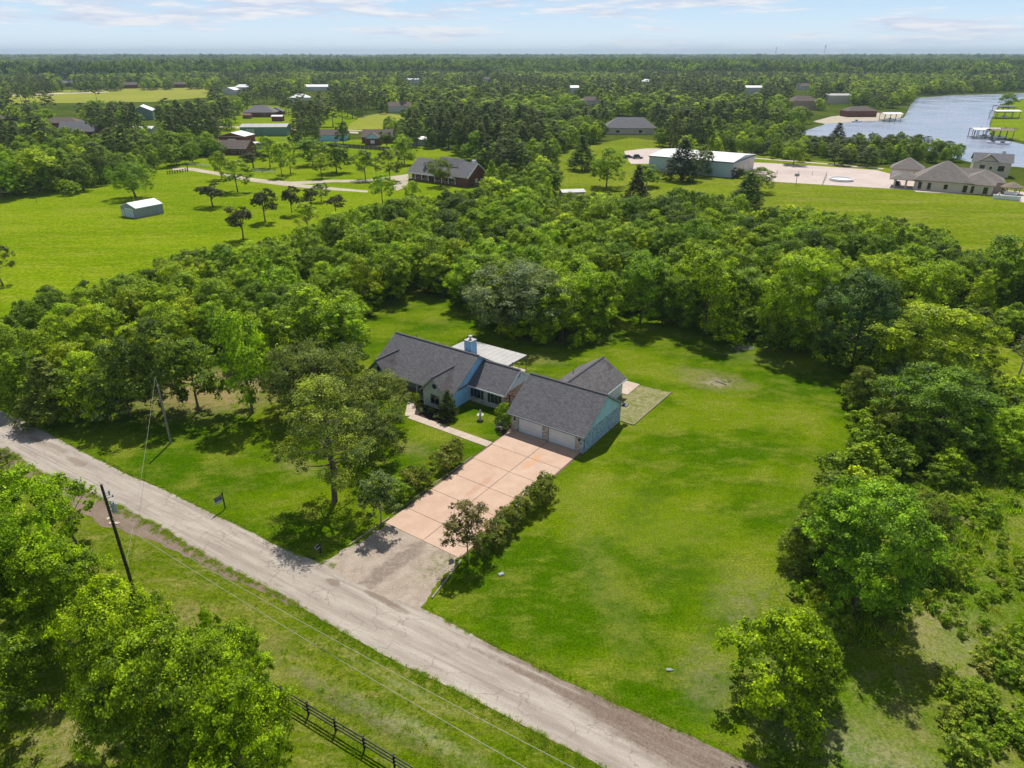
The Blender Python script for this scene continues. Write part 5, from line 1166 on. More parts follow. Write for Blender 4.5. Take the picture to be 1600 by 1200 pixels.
# ------------------------------------------------------------------ trees set one by one
# foreground, lower left
T('hi', 62, 985, 748, 165, BRIGHT, 'leafy tree at the left edge reaching up to the road shoulder')
T('hi', -30, 1030, 810, 170, MID, 'leafy tree cut by the left picture edge beside the road verge')
T('hi', 112, 1010, 850, 130, BRIGHT, 'tree between the lower left corner and the near utility pole')
T('hi', -40, 1190, 960, 180, MID, 'tree in the extreme lower left corner')
T('hi', 228, 1150, 922, 170, BRIGHT, 'broad yellow-green tree in front of the near utility pole')
T('hi', 305, 1250, 1000, 185, MID, 'large bright tree at the bottom edge left of the rail fence')
T('hi', 375, 1150, 985, 140, BRIGHT, 'rounded tree whose crown touches the black rail fence')
T('hi', 400, 1290, 1070, 180, BRIGHT, 'bright tree at the bottom edge nearest the rail fence')
T('open', 345, 1060, 950, 42, BRIGHT, 'thin sapling poking above the near tree crowns')
T('open', 15, 760, 705, 55, OLIVE, 'small twiggy tree at the left edge of the dirt shoulder')
T('open', 120, 850, 742, 80, BRIGHT, 'slender bright tree beside the brown dirt shoulder')
# front yard
T('yardpine', 523, 783, 592, 150, (.27, .36, .05), 'tall slender pine standing on the front lawn by the road')
T('oak', 586, 668, 586, 130, OLIVE, 'spreading olive oak right beside the front walk')
T('oak', 500, 655, 542, 150, (.16, .22, .05), 'broad dark oak behind the lawn pine')
T('oak', 455, 640, 560, 85, (.16, .22, .05), 'dark oak left of the lawn pine', hmul=1.0)
T('oak', 575, 715, 640, 110, (.12, .18, .035), 'low dark oak just behind the lawn pine trunk')
T('mid', 540, 620, 555, 80, OLIVE, 'tree between the oaks and the left front gable')
T('open', 311, 642, 535, 90, MID, 'shade tree on bare ground right of the lawn utility pole', hmul=1.0)
T('mid', 395, 645, 487, 112, BRIGHT, 'tall bright green shade tree on the bare ground')
T('mid', 495, 560, 447, 130, BRIGHT, 'round bright tree left of the back lawn')
T('mid', 540, 560, 470, 90, BRIGHT, 'bright tree overhanging the back lawn corner')
T('column', 90, 655, 560, 90, OLIVE, 'dense grey-green tree at the road end of the left wood')
T('bush', 150, 658, 585, 70, BRIGHT, 'bright green shrub at the front edge of the left wood')
T('bush', 175, 655, 600, 60, GREYG, 'grey-green shrub at the front edge of the left wood')
T('mid', 205, 650, 540, 100, OLIVE, 'olive tree above the bright shrub in the left wood')
T('mid', 255, 645, 500, 110, OLIVE, 'olive tree directly behind the lawn utility pole')
# drive planting
T('vase', 595, 818, 740, 74, (.19, .26, .07), 'grey-green crape myrtle at the left foot of the driveway')
T('vase', 731, 874, 788, 84, (.17, .16, .06), 'round reddish crape myrtle at the right foot of the driveway')
RED = (.235, .265, .050)
hl = [(-12.0, -20.4, 2.8, 3.6, MID, 'green'), (-12.0, -18.4, 3.2, 3.7, RED, 'reddish'), (-12.0, -16.8, 2.7, 3.1, OLIVE, 'olive')]
for k, (x, y, h, w_, col, nm) in enumerate(hl):
    q_ = hp(x, y); plant('bush', q_.x, q_.y, h, w_, col, f'{nm} hedge shrub, ' + ['first', 'second', 'third'][k] + ' from the road on the left side of the driveway')
for k, (x, y, h, w_) in enumerate([(-12.1, -12.6, 2.9, 3.6), (-12.1, -10.8, 3.3, 3.5)]):
    q_ = hp(x, y); plant('bush', q_.x, q_.y, h, w_, RED, ['reddish hedge shrub left of the driveway nearest the front walk but one', 'tall reddish hedge shrub left of the driveway nearest the front walk'][k])
nb = 9
for k in range(nb):
    y = -22.0 + 12.0 * k / (nb - 1); x = .75 + .35 * math.sin(k * 1.3) + .4 * k / nb; q_ = hp(x, y)
    plant('bush', q_.x, q_.y, 2.2 + .12 * k + random.uniform(-.15, .2), 3.0 + random.uniform(-.1, .3), RED if k % 2 else OLIVE, ('first second third fourth fifth sixth seventh eighth ninth'.split()[k]) + ' shrub from the road in the clipped hedge right of the driveway', 'hedge row right of the driveway')
for kind, x, y, h, w_, col, lb in (
        ('cone', -19.9, -2.3, 4.2, 3.0, (.10, .15, .03), 'tall pointed conifer in the bed at the corner of the right front gable'),
        ('bush', -13.7, 1.9, 2.4, 2.4, BRIGHT, 'bright round bush beside the dark red arbor'), ('bush', -11.9, -.5, 2.6, 2.3, MID, 'green bush against the left corner of the garage'),
        ('bush', -12.6, 1.0, 2.6, 2.0, MID, 'bush between the arbor and the garage corner'),
        ('bush', -22.6, -2.6, 1.0, 1.4, OLIVE, 'low bush under the window of the right front gable'), ('bush', -24.6, -2.4, 1.1, 1.2, RED, 'low reddish bush at the walk bend'),
        ('bush', -26.0, -1.7, 1.9, 1.3, LIME, 'lime green shrub by the porch steps'), ('bush', -27.6, -1.3, 1.5, 1.4, BRIGHT, 'small bright shrub in front of the porch'),
        ('bush', -29.8, -1.2, 1.2, 1.8, DEEP, 'dark shrub at the porch end nearest the left gable'), ('bush', -23.8, -3.3, .7, 1.0, GREYG, 'pale grey tuft beside the front walk'),
        ('bush', -21.2, -3.3, .8, 1.1, GREYG, 'pale tuft next to the pointed conifer'), ('bush', -32.5, -2.4, 1.3, 1.8, MID, 'shrub under the left front gable window')):
    q_ = hp(x, y); plant(kind, q_.x, q_.y, h, w_, col, lb)
# back lawn
T('oak', 812, 520, 412, 170, GREYG, 'wide silvery green tree on the back lawn behind the patio cover')
T('oak', 790, 522, 440, 110, (.17, .21, .09), 'left part tree of the silvery clump behind the patio cover')
T('oak', 860, 520, 440, 95, (.17, .21, .09), 'right tree of the silvery clump behind the patio cover')
T('mid', 748, 470, 398, 92, BRIGHT, 'bright green tree at the left of the silvery clump')
T('mid', 918, 515, 415, 85, BRIGHT, 'bright green tree at the right of the silvery clump')
T('mid', 945, 490, 425, 60, MID, 'tree between the silvery clump and the back wood')
# right side
T('mid', 1208, 1115, 958, 160, BRIGHT, 'bushy bright tree by the road at the lower right')
T('mid', 1262, 1090, 1000, 85, MID, 'smaller tree attached to the bushy one by the road')
T('hi', 1335, 955, 768, 165, (.22, .37, .022), 'large spreading tree with pale trunk above the rough ground')
T('column', 1240, 880, 800, 60, OLIVE, 'dark narrow tree at the lawn edge right of the dry patches')
T('hi', 1420, 870, 775, 95, OLIVE, 'olive tree to the right of the large pale-trunked tree')
T('hi', 1440, 615, 478, 150, LIME, 'yellow-green tree with a flat crown above the dead branches')
T('hi', 1450, 690, 575, 150, (.19, .32, .022), 'big deep green tree in the middle of the right thicket')
T('hi', 1330, 575, 425, 125, (.13, .22, .07), 'bluish-green tree at the back right corner of the lawn')
T('hi', 1235, 545, 400, 120, BRIGHT, 'bright tree on the back edge of the lawn left of the bluish one')
T('mid', 1100, 520, 390, 105, BRIGHT, 'bright tree on the back edge of the lawn nearest the brush pile')
T('mid', 1000, 505, 395, 90, MID, 'tree on the back edge of the lawn right of the silvery clump')
T('mid', 1340, 640, 575, 55, OLIVE, 'small tree at the right corner of the lawn')
T('mid', 1560, 480, 370, 90, MID, 'dark green tree standing at the pasture edge on the right')
T('hi', 1560, 720, 640, 90, BRIGHT, 'rounded bright tree at the right picture edge of the thicket')
for k_, (bx_0, by_0, w_0, t_0) in enumerate([(1165, 1100, 44, 30), (1190, 1125, 50, 34), (1245, 1118, 56, 40), (1275, 1100, 50, 38)]):
    T('bush', bx_0, by_0, by_0 - t_0, w_0, (OLIVE, MID, BRIGHT, MID)[k_], ['low olive', 'low mid green', 'low bright green', 'rounded mid green'][k_] + ' shrub at the foot of the bushy roadside tree, ' + ['nearest the lawn', 'nearest the road', 'on its right', 'farthest from the lawn'][k_])
# dead trees


def dead_tree(px, py, h, sp, label, seed, n=14):
    r_ = np.random.default_rng(seed); parts = [limb((0, 0, -.2), (.1, .1, h * .6), .16, .09, 6, 4, .05, r_)]; subs = []
    for k in range(n):
        a = k * 2.4 + r_.uniform(-.4, .4); z0 = h * r_.uniform(.2, .6); e = np.array([sp * math.cos(a) * r_.uniform(.5, 1), sp * math.sin(a) * r_.uniform(.5, 1), z0 + h * r_.uniform(.15, .42)])
        subs.append(limb((0, 0, z0), e, .075, .025, 5, 3, .12, r_))
        for j in range(5): s0 = np.array([0, 0, z0]) + (e - np.array([0, 0, z0])) * r_.uniform(.4, .95); subs.append(limb(s0, s0 + r_.normal(size=3) * sp * .25 + [0, 0, .3], .03, .01, 4, 2, .1, r_))
    o = empty('dead_tree', at(px, py), 0, label, 'tree'); V, Q = merge(parts); link('trunk', quads_mesh('dead_trunk', V, Q, [M['deadwood']]), o); V, Q = merge(subs); link('branches', quads_mesh('dead_branches', V, Q, [M['deadwood']]), o)


dead_tree(1432, 612, 6.4, 4.0, 'leafless grey tree whose bare branches stick out below the yellow-green crown', 3, 18)
dead_tree(1490, 625, 6.0, 4.0, 'leafless grey tree right of the first bare one in the thicket', 9, 22)
dead_tree(1590, 590, 7.5, 2.4, 'bare dark snag at the right picture edge', 5, 7)
dead_tree(1380, 640, 5.0, 3.0, 'low bare branches at the left end of the dead tree group', 6, 12)

# meadow trees, each on its own
for a in (
        ('oak', 213, 309, 253, 62, MID, 'round dark green oak standing behind the metal shed'), ('bush', 113, 304, 280, 26, BRIGHT, 'round green bush at the left meadow edge'),
        ('cedar', 333, 323, 288, 46, CEDAR, 'flat-topped dark cedar alone above the metal shed'), ('cedar', 415, 347, 296, 44, CEDAR, 'dark cedar in the meadow, second from the left of the cedar group'),
        ('cedar', 380, 374, 322, 47, CEDAR, 'lowest dark cedar of the meadow group'), ('cedar', 457, 336, 292, 34, CEDAR, 'narrow dark cedar right of the pair of cedars'),
        ('cedar', 487, 328, 294, 28, CEDAR, 'small pointed dark cedar between two pale green trees'), ('cedar', 525, 334, 305, 32, CEDAR, 'dark cedar nearest the wood on the right of the group'),
        ('open', 372, 300, 250, 46, BRIGHT, 'bright young tree in front of the farm track'), ('open', 347, 280, 236, 30, BRIGHT, 'bright young tree just left of the farm track bend'),
        ('open', 502, 315, 286, 32, GREYG, 'pale sparse tree beside the farm track'), ('open', 481, 362, 316, 46, LIME, 'pale lime tree at the wood edge below the cedars'),
        ('open', 422, 262, 214, 36, BRIGHT, 'bright tree left of the pair above the track'), ('open', 441, 277, 224, 32, BRIGHT, 'left tree of the bright pair above the track'),
        ('open', 454, 271, 222, 30, LIME, 'right tree of the bright pair above the track'), ('open', 503, 278, 239, 32, LIME, 'small bright tree beside the two tracks'),
        ('mid', 488, 258, 215, 52, MID, 'wide green tree behind the small bright one'), ('mid', 526, 270, 222, 50, DEEP, 'dark wide tree left of the board fence'),
        ('cedar', 396, 264, 237, 44, CEDAR, 'low spreading dark tree left of the bright trees'), ('open', 571, 281, 234, 38, MID, 'green tree left of the brick house track'),
        ('open', 609, 284, 233, 48, OLIVE, 'dark olive tree just left of the brick house'), ('oak', 689, 291, 248, 38, OLIVE, 'oval tree right in front of the brick house porch'),
        ('mid', 632, 257, 210, 38, BRIGHT, 'bright tree behind the brick house'), ('open', 538, 233, 190, 24, DEEP, 'slim dark tree in front of the blue cottage'),
        ('open', 598, 318, 272, 40, BRIGHT, 'light green tree in front of the farm track fork'), ('open', 645, 318, 282, 30, LIME, 'sparse light tree below the brick house'),
        ('cedar', 605, 238, 205, 26, DEEP, 'dark round tree in front of the teal-gabled house'), ('column', 755, 268, 208, 36, (.04, .075, .022), 'very dark conical tree right of the brick house'),
        ('mid', 745, 250, 205, 36, MID, 'tree behind the conical dark tree'),
        ('mid', 947, 292, 232, 56, BRIGHT, 'bright rounded tree in the clearing left of the warehouse'), ('column', 909, 266, 212, 44, DEEP, 'dark tree in the clearing beside the bright rounded one'),
        ('column', 1064, 282, 216, 58, (.06, .085, .025), 'big dark cedar covering the warehouse wall'), ('mid', 1095, 275, 226, 34, OLIVE, 'thin-crowned tree against the warehouse roof'),
        ('mid', 1010, 292, 258, 44, MID, 'tree at the left foot of the warehouse'), ('column', 993, 330, 258, 44, CEDAR, 'tall dark cedar between clearing and wood'),
        ('mid', 1239, 257, 220, 36, BRIGHT, 'round-headed tree on the grass strip above the sports court'), ('open', 5, 446, 371, 44, OLIVE, 'tree at the left picture edge in the meadow'),
        ('column', 1305, 232, 192, 30, CEDAR, 'tall dark broken pine at the river side'), ('mid', 1572, 168, 145, 22, MID, 'tree at the tip of the right bank'),
        ('bush', 1154, 278, 262, 22, CEDAR, 'dark round bush at the warehouse corner'), ('bush', 1170, 283, 266, 18, DEEP, 'second dark bush at the warehouse corner'),
        ('mid', 1182, 300, 262, 48, MID, 'leafy tree at the left edge of the right pasture'), ('column', 1165, 325, 270, 52, DEEP, 'dark leafy tree at the wood end left of the right pasture'),
        ('mid', 30, 305, 234, 60, BRIGHT, 'bright green tree at the left edge of the far meadow'), ('mid', 62, 300, 232, 64, YELLOW, 'glowing yellow-green tree at the far left'), ('mid', 5, 312, 238, 48, BRIGHT, 'bright tree cut by the left picture edge above the meadow'),
        ('pine', 158, 287, 222, 40, PINE, 'tall pine in the gap behind the meadow'), ('column', 108, 292, 235, 44, MID, 'cone-shaped green tree next to the tall pine')):
    T(*a)

# ------------------------------------------------------------------ open ground as seen (no scattered trees there)
OPEN = [
    [(-400, 318), (0, 308), (60, 300), (110, 302), (170, 288), (235, 276), (262, 264), (285, 258), (330, 252), (380, 250), (440, 236), (520, 236), (560, 224), (630, 232), (690, 232), (752, 262), (748, 290), (705, 300), (655, 305), (610, 314), (560, 325), (500, 345), (440, 362), (400, 378), (330, 385), (250, 402), (180, 432), (60, 447), (0, 490), (-400, 620)],
    [(540, 548), (598, 478), (660, 458), (715, 468), (745, 520), (870, 545), (930, 545), (955, 500), (975, 488), (1080, 522), (1200, 555), (1330, 583), (1322, 640), (1290, 700), (1248, 800), (1212, 900), (1150, 990), (1105, 1060), (1105, 1100), (1180, 1200), (1150, 1400), (430, 1400), (150, 1400), (-400, 1400), (-400, 600), (-80, 600), (0, 634), (60, 650), (150, 668), (250, 692), (290, 650), (300, 590), (345, 560), (400, 600), (440, 640), (520, 640), (570, 560)],
    [(1240, 1010), (1290, 960), (1370, 900), (1440, 830), (1500, 740), (1560, 690), (1900, 700), (1900, 1500), (1180, 1500), (1195, 1150)],
    [(1160, 245), (1165, 325), (1230, 320), (1330, 332), (1440, 345), (1492, 366), (1502, 398), (1545, 380), (1600, 392), (1900, 410), (1900, 200), (1600, 215), (1600, 265), (1530, 238), (1500, 252), (1370, 264), (1250, 253)],
    [(868, 300), (880, 280), (868, 250), (890, 232), (960, 225), (985, 236), (1030, 230), (1050, 246), (1170, 245), (1168, 300), (1110, 302), (1060, 295), (1035, 300), (1020, 310), (980, 300)],
    [(1225, 214), (1262, 203), (1262, 180), (1330, 172), (1400, 170), (1418, 165), (1432, 151), (1490, 147), (1640, 141), (1900, 138), (1900, 285), (1600, 275), (1585, 262), (1530, 230), (1490, 222), (1450, 214), (1400, 205), (1290, 212)],
    [(-300, 160), (0, 156), (110, 158), (240, 156), (326, 150), (330, 139), (170, 143), (0, 149), (-300, 156)],
    [(538, 203), (535, 193), (560, 184), (590, 180), (600, 186), (590, 205)],
    [(1480, 512), (1600, 556), (1720, 620), (1690, 640), (1590, 575), (1500, 540)],
    [(390, 190), (455, 190), (455, 212), (390, 212)], [(393, 165), (440, 165), (440, 186), (380, 186)], [(345, 206), (395, 206), (395, 242), (362, 242), (345, 225)],
    [(212, 163), (236, 163), (240, 188), (222, 190)], [(568, 200), (600, 200), (605, 228), (568, 228)], [(948, 186), (1018, 186), (1018, 210), (948, 210)], [(484, 132), (512, 132), (512, 144), (484, 144)],
    [(347, 136), (374, 136), (374, 149), (347, 149)], [(1320, 165), (1360, 165), (1360, 185), (1320, 185)], [(1238, 150), (1270, 150), (1270, 168), (1238, 168)], [(636, 124), (655, 124), (655, 131), (636, 131)],
    [(1036, 94), (1080, 94), (1080, 98), (1036, 98)], [(380, 90), (600, 90), (600, 93.5), (380, 93.5)], [(60, 107), (240, 106), (240, 111), (60, 112)], [(880, 308), (905, 308), (905, 318), (880, 318)],
    [(85, 190), (112, 190), (112, 200), (85, 200)], [(130, 202), (150, 202), (150, 212), (130, 212)], [(518, 208), (540, 208), (540, 222), (518, 222)], [(889, 141), (905, 141), (905, 146), (889, 146)], [(1166, 140), (1184, 140), (1184, 146), (1166, 146)],
    [(190, 192), (215, 192), (215, 202), (190, 202)], [(150, 195), (180, 195), (180, 203), (150, 203)]]


for (bx0, by0, bz0, bL, bD, bH) in BUILT:
    dd0 = math.hypot(bx0, by0)
    if 420 < dd0 < 2500:
        qx, qy = proj(np.array([[bx0 - bL * .45, by0, 0], [bx0 + bL * .45, by0, 0], [bx0, by0, bH], [bx0, by0, bH * .25]])); OPEN.append([(qx[0], qy[2]), (qx[1], qy[2]), (qx[1], qy[3]), (qx[0], qy[3])])


def allowed(x, y, h, r):
    ok = np.ones(len(x), bool)
    tests = [(0, 0), (0, .5), (0, .93), (-.75, .55), (.75, .55)]
    for (dx, fz) in tests:
        px_, py_ = proj(np.stack([x + dx * r, y, h * fz], -1))
        for po in OPEN:
            ok &= ~inside(px_, py_, po)
    return ok


def jgrid(x0, x1, y0, y1, sp, seed):
    r_ = np.random.default_rng(seed); gx, gy = np.meshgrid(np.arange(x0, x1, sp), np.arange(y0, y1, sp)); gx = gx + r_.uniform(-.42, .42, gx.shape) * sp; gy = gy + r_.uniform(-.42, .42, gy.shape) * sp
    return gx.ravel(), gy.ravel(), r_


def infrustum(x, y, m_=1.12, lo=None):
    px_, py_ = proj(np.stack([x, y, np.zeros_like(x)], -1)); return (px_ > 800 - 800 * m_) & (px_ < 800 + 800 * m_) & (py_ < 1500)


# near and middle woods: real trees
gx, gy, r_ = jgrid(-330, 330, 30, 470, 5.4, 77)
near = np.hypot(gx, gy) < 230; keep = near | (r_.random(len(gx)) < .62); keep &= infrustum(gx, gy)
gx, gy = gx[keep], gy[keep]; r_ = np.random.default_rng(3)
ppx, ppy = proj(np.stack([gx, gy, np.zeros_like(gx)], -1))
pn = vnoise(gx / 40, gy / 40, 4); u = r_.random(len(gx)); dist = np.hypot(gx, gy)
kind = np.where((dist > 230) & (pn + u * .5 > 1.02), 2, np.where(u > .86, 1, 0))   # 2 pine, 1 dense column, 0 broadleaf
village = inside(ppx, ppy, [(255, 236), (235, 200), (250, 168), (330, 158), (560, 158), (640, 205), (560, 240)])
kind = np.where(village, np.where(u < .6, 2, 0), kind)
H = np.where(kind == 2, r_.uniform(14, 19, len(gx)), np.where(kind == 1, r_.uniform(7, 11, len(gx)), r_.uniform(6.8, 11.2, len(gx))))
right = (gx > 35) & (gy < 118); H = np.where(right, r_.uniform(2.6, 6.0, len(gx)), H)
H = np.where(right & (ppx > 1380) & (ppy > 690), r_.uniform(2.0, 4.2, len(gx)), H)
H = np.where((ppx < 560) & (ppy > 420), H * .86, H)
riverside = inside(ppx, ppy, [(1120, 262), (1120, 205), (1600, 205), (1600, 290), (1380, 275)]); H = np.where(riverside, np.minimum(H, r_.uniform(5.5, 8.5, len(gx))), H)
Rr = np.where(kind == 2, r_.uniform(3.0, 4.2, len(gx)), np.where(kind == 1, r_.uniform(2.4, 3.6, len(gx)), H * r_.uniform(.38, .50, len(gx)))); Rr = np.where(right, np.maximum(Rr * 1.15, 1.9), Rr)
ok = allowed(gx, gy, H, Rr) & ~(village & (r_.random(len(gx)) > .42))
ok &= ~inside(ppx, ppy, [(120, 640), (255, 600), (480, 570), (540, 640), (440, 700), (250, 700), (120, 665)])
gx, gy, H, Rr, kind, dist, ppx, ppy, right, village, riverside = [a[ok] for a in (gx, gy, H, Rr, kind, dist, ppx, ppy, right, village, riverside)]
order = np.argsort(-(H * Rr) ** .5 / np.hypot(dist, 40) * (1 + .0 * dist)); n_ind = 300
tree_names = {0: 'tree', 1: 'bushy tree', 2: 'pine'}
colset = [(DEEP, 'dark green'), (MID, 'mid green'), (BRIGHT, 'bright green'), (OLIVE, 'olive green'), (GREYG, 'grey-green'), (LIME, 'yellow-green')]


def short(tx, n=16):
    """labels stay within sixteen words"""
    for w_ in ('tall ', 'short ', 'bushy ', 'middle of the ', 'back of the '):
        if len(tx.replace('-', ' ').split()) > n: tx = tx.replace(w_, '' if 'of' not in w_ else w_.split()[0] + ' ', 1)
    return tx


def zone(x, y, px_, py_):
    """where a wood tree stands, told by landmarks"""
    if x > 35 and y < 118:
        row = 'in the thicket beside the rough ground' if py_ > 820 else ('in the thicket level with the driveway' if py_ > 680 else 'in the upper thicket near the dead trees')
        return row + (' on the lawn edge' if px_ < 1330 else (' by the right picture edge' if px_ > 1500 else ' away from the lawn'))
    cols = [(150, 'at the left picture edge'), (300, 'behind the lawn utility pole'), (450, 'behind the shade trees on bare ground'), (600, 'beside the left end of the ranch house'), (740, 'straight behind the ranch house chimney'),
            (880, 'behind the silvery clump'), (1000, 'right of the silvery clump'), (1150, 'behind the brush pile'), (1300, 'above the far right lawn corner'), (1450, 'below the right pasture'), (9999, 'at the right picture edge')]
    c_ = [n for p, n in cols if px_ < p][0]
    rw = 'front wood row' if py_ > 500 else ('second wood row' if py_ > 440 else ('middle of the wood belt' if py_ > 380 else ('back of the wood belt' if py_ > 320 else 'far side of the woods')))
    return f'in the {rw} {c_}'


rc = np.random.default_rng(8)
for i in order[:n_ind]:
    k = int(kind[i]); c_ = vnoise(gx[i] / 16, gy[i] / 16, 9) * .75 + rc.random() * .25
    if k == 2: ci = (PINE, 'dark green')
    elif right[i]: ci = colset[[1, 3, 4, 2, 1, 5, 3][min(6, int(c_ * 7))]]
    else: ci = colset[[1, 0, 2, 1, 5, 2, 5][min(6, int(c_ * 7))]]
    z_ = zone(gx[i], gy[i], ppx[i], ppy[i]); kd = {0: 'mid', 1: 'column', 2: 'pine'}[k]
    if k == 0 and right[i] and H[i] < 4.0: kd = 'bush'
    elif k == 0 and dist[i] < 85: kd = 'hi'
    plant(kd, float(gx[i]), float(gy[i]), float(H[i]), float(2 * Rr[i]), ci[0], short(f'{"tall " if H[i] > 9.6 else ("short " if H[i] < 7.4 else "")}{ci[1]} {tree_names[k]} {z_}'), f'{ci[1]} trees {z_}')


# ------------------------------------------------------------------ the rest of the woods as one scattered object each
def scatter(name, label, cat, protos, pos, idx, rot, scl, kind='stuff'):
    """points carrying instances of the prototype meshes"""
    c_ = bpy.data.collections.new(name + '_kinds')
    for j, (nm, me) in enumerate(protos):
        o_ = bpy.data.objects.new(f'{chr(97 + j)}_{nm}', me); c_.objects.link(o_)
    me = bpy.data.meshes.new(name); me.vertices.add(len(pos)); me.vertices.foreach_set('co', np.asarray(pos, np.float32).ravel())
    a = me.attributes.new('pick', 'INT', 'POINT'); a.data.foreach_set('value', np.asarray(idx, np.int32))
    a = me.attributes.new('turn', 'FLOAT_VECTOR', 'POINT'); rv = np.zeros((len(pos), 3), np.float32); rv[:, 2] = rot; a.data.foreach_set('vector', rv.ravel())
    a = me.attributes.new('size', 'FLOAT_VECTOR', 'POINT'); a.data.foreach_set('vector', np.asarray(scl, np.float32).ravel()); me.update()
    o = link(name, me); ng = bpy.data.node_groups.new(name, 'GeometryNodeTree')
    ng.interface.new_socket('Geometry', in_out='INPUT', socket_type='NodeSocketGeometry'); ng.interface.new_socket('Geometry', in_out='OUTPUT', socket_type='NodeSocketGeometry')
    n = ng.nodes; gi = n.new('NodeGroupInput'); go = n.new('NodeGroupOutput'); ci_ = n.new('GeometryNodeCollectionInfo'); ci_.inputs[0].default_value = c_; ci_.inputs['Separate Children'].default_value = True; ci_.inputs['Reset Children'].default_value = True
    ip = n.new('GeometryNodeInstanceOnPoints'); ip.inputs['Pick Instance'].default_value = True
    def attr(nm, ty): q = n.new('GeometryNodeInputNamedAttribute'); q.data_type = ty; q.inputs[0].default_value = nm; return q.outputs[0]
    L_ = ng.links; L_.new(gi.outputs[0], ip.inputs['Points']); L_.new(ci_.outputs[0], ip.inputs['Instance']); L_.new(attr('pick', 'INT'), ip.inputs['Instance Index'])
    L_.new(attr('turn', 'FLOAT_VECTOR'), ip.inputs['Rotation']); L_.new(attr('size', 'FLOAT_VECTOR'), ip.inputs['Scale']); L_.new(ip.outputs[0], go.inputs[0])
    md = o.modifiers.new('scatter', 'NODES'); md.node_group = ng; return tag(o, label, cat, kind=kind)


def copy_mesh(me, mats):
    c_ = me.copy(); c_.materials.clear()
    for m_ in mats: c_.materials.append(m_)
    return c_


# joined prototypes for the scattered woods
WOOD = [('broadleaf', make_tree('broadleaf', 4.5, 10, .6, 22, 10000, .32, 130 + i, .18, M['bark'], M['leaf_wood'], .19, 14, joined=True)) for i in range(4)]
WOOD += [('dense', make_tree('dense', 3.2, 11, .4, 22, 8000, .32, 140, .2, M['bark'], M['leaf_wood'], .15, 24, lobes=cone_lobes(3.4, 11, 26, g0), joined=True))]
WOOD += [('pine', make_tree('pine', 3.4, 16, 5.5 + i, 24, 6000, .34, 150 + i, .2, M['bark'], M['leaf_pine'], .26, 14, lobes=pine_lobes(3.4, 16, 5.5 + i, 24, g0), limbs=24, up=.6, joined=True)) for i in range(2)]
LOW = [('broadleaf', make_tree('broadleaf', 4.5, 10, .6, 12, 1500, .75, 160 + i, .18, M['bark'], M['leaf_far'], .2, 12, joined=True, limbs=4)) for i in range(4)]
LOW += [('pine', make_tree('pine', 3.4, 15, 5.0, 14, 900, .75, 170 + i, .2, M['bark'], M['leaf_pine'], .3, 9, lobes=pine_lobes(3.4, 15, 5.5, 14, g0), limbs=5, up=.6, joined=True)) for i in range(2)]


def canopy(seed):
    r2 = np.random.default_rng(seed); L = []
    for i in range(34):
        rr = r2.uniform(3.5, 6.5); L.append((r2.uniform(-30, 30), r2.uniform(-30, 30), r2.uniform(6, 11.5), rr, rr, rr * .8))
    P_, N__, T_ = crown_points(L, 3000, r2, .25, 10, .7, .0); V, Q = leaf_quads(P_, N__, 2.3, r2, .8); return quads_mesh('canopy', V, Q, [M['leaf_patch']], None, np.repeat(T_, 4))


PATCH = [('canopy', canopy(300 + i)) for i in range(3)]

ii = order[n_ind:]; r_ = np.random.default_rng(21); ix = np.where(kind[ii] == 2, 5 + r_.integers(0, 2, len(ii)), np.where(kind[ii] == 1, 4, r_.integers(0, 4, len(ii))))
bx_ = np.where(kind[ii] == 2, 3.4, np.where(kind[ii] == 1, 3.2, 4.5)); bh_ = np.where(kind[ii] == 2, 16, np.where(kind[ii] == 1, 11, 10)); s1 = Rr[ii] / bx_
scatter('woodland', 'mixed green woods filling in behind and between the nearer trees', 'woods', WOOD, np.stack([gx[ii], gy[ii], np.zeros(len(ii))], -1), ix, r_.uniform(0, 6.28, len(ii)), np.stack([s1, s1, H[ii] / bh_], -1))

# middle distance
X, Y, r_ = jgrid(-1500, 1500, 200, 1700, 10.2, 5); d_ = np.hypot(X, Y); k_ = (Y > 250) & (d_ < 1650) & infrustum(X, Y, 1.08)
k_ &= (np.abs(X) > 330) | (Y > 470); X, Y = X[k_], Y[k_]; d_ = np.hypot(X, Y)
cl_ = vnoise(X / 90, Y / 90, 31) + .35 * vnoise(X / 35, Y / 35, 32); u = r_.random(len(X)); keep = u < np.clip((cl_ - .32) * 5, .16, 1)
px_, py_ = proj(np.stack([X, Y, np.zeros_like(X)], -1)); vil = inside(px_, py_, [(255, 236), (235, 200), (250, 160), (330, 150), (560, 150), (640, 205), (560, 240)]); keep &= ~(vil & (r_.random(len(X)) > .40)) 
X, Y, vil = X[keep], Y[keep], vil[keep]; pn = vnoise(X / 120, Y / 120, 41) * .7 + .3 * vnoise(X / 40, Y / 40, 42); u = r_.random(len(X)); pin = (pn + .5 * u > .93) | (vil & (u < .55))
Hm = np.where(pin, r_.uniform(12, 19, len(X)), r_.uniform(7, 15, len(X))); Rm = np.where(pin, r_.uniform(3.8, 5.6, len(X)), Hm * r_.uniform(.44, .62, len(X)))
ok = allowed(X, Y, Hm, Rm); X, Y, Hm, Rm, pin = [a[ok] for a in (X, Y, Hm, Rm, pin)]; near2 = np.hypot(X, Y) < 620
n_ = len(X); ixl = np.where(pin, 4 + r_.integers(0, 2, n_), r_.integers(0, 4, n_)); s1 = Rm / np.where(pin, 3.4, 4.5); s2 = Hm / np.where(pin, 15, 10)
a_ = ~near2; scatter('far_forest', 'rolling forest canopy beyond the houses up to the far river bend', 'forest', LOW, np.stack([X, Y, X * 0], -1)[a_], ixl[a_], r_.uniform(0, 6.28, n_)[a_], np.stack([s1, s1, s2], -1)[a_])
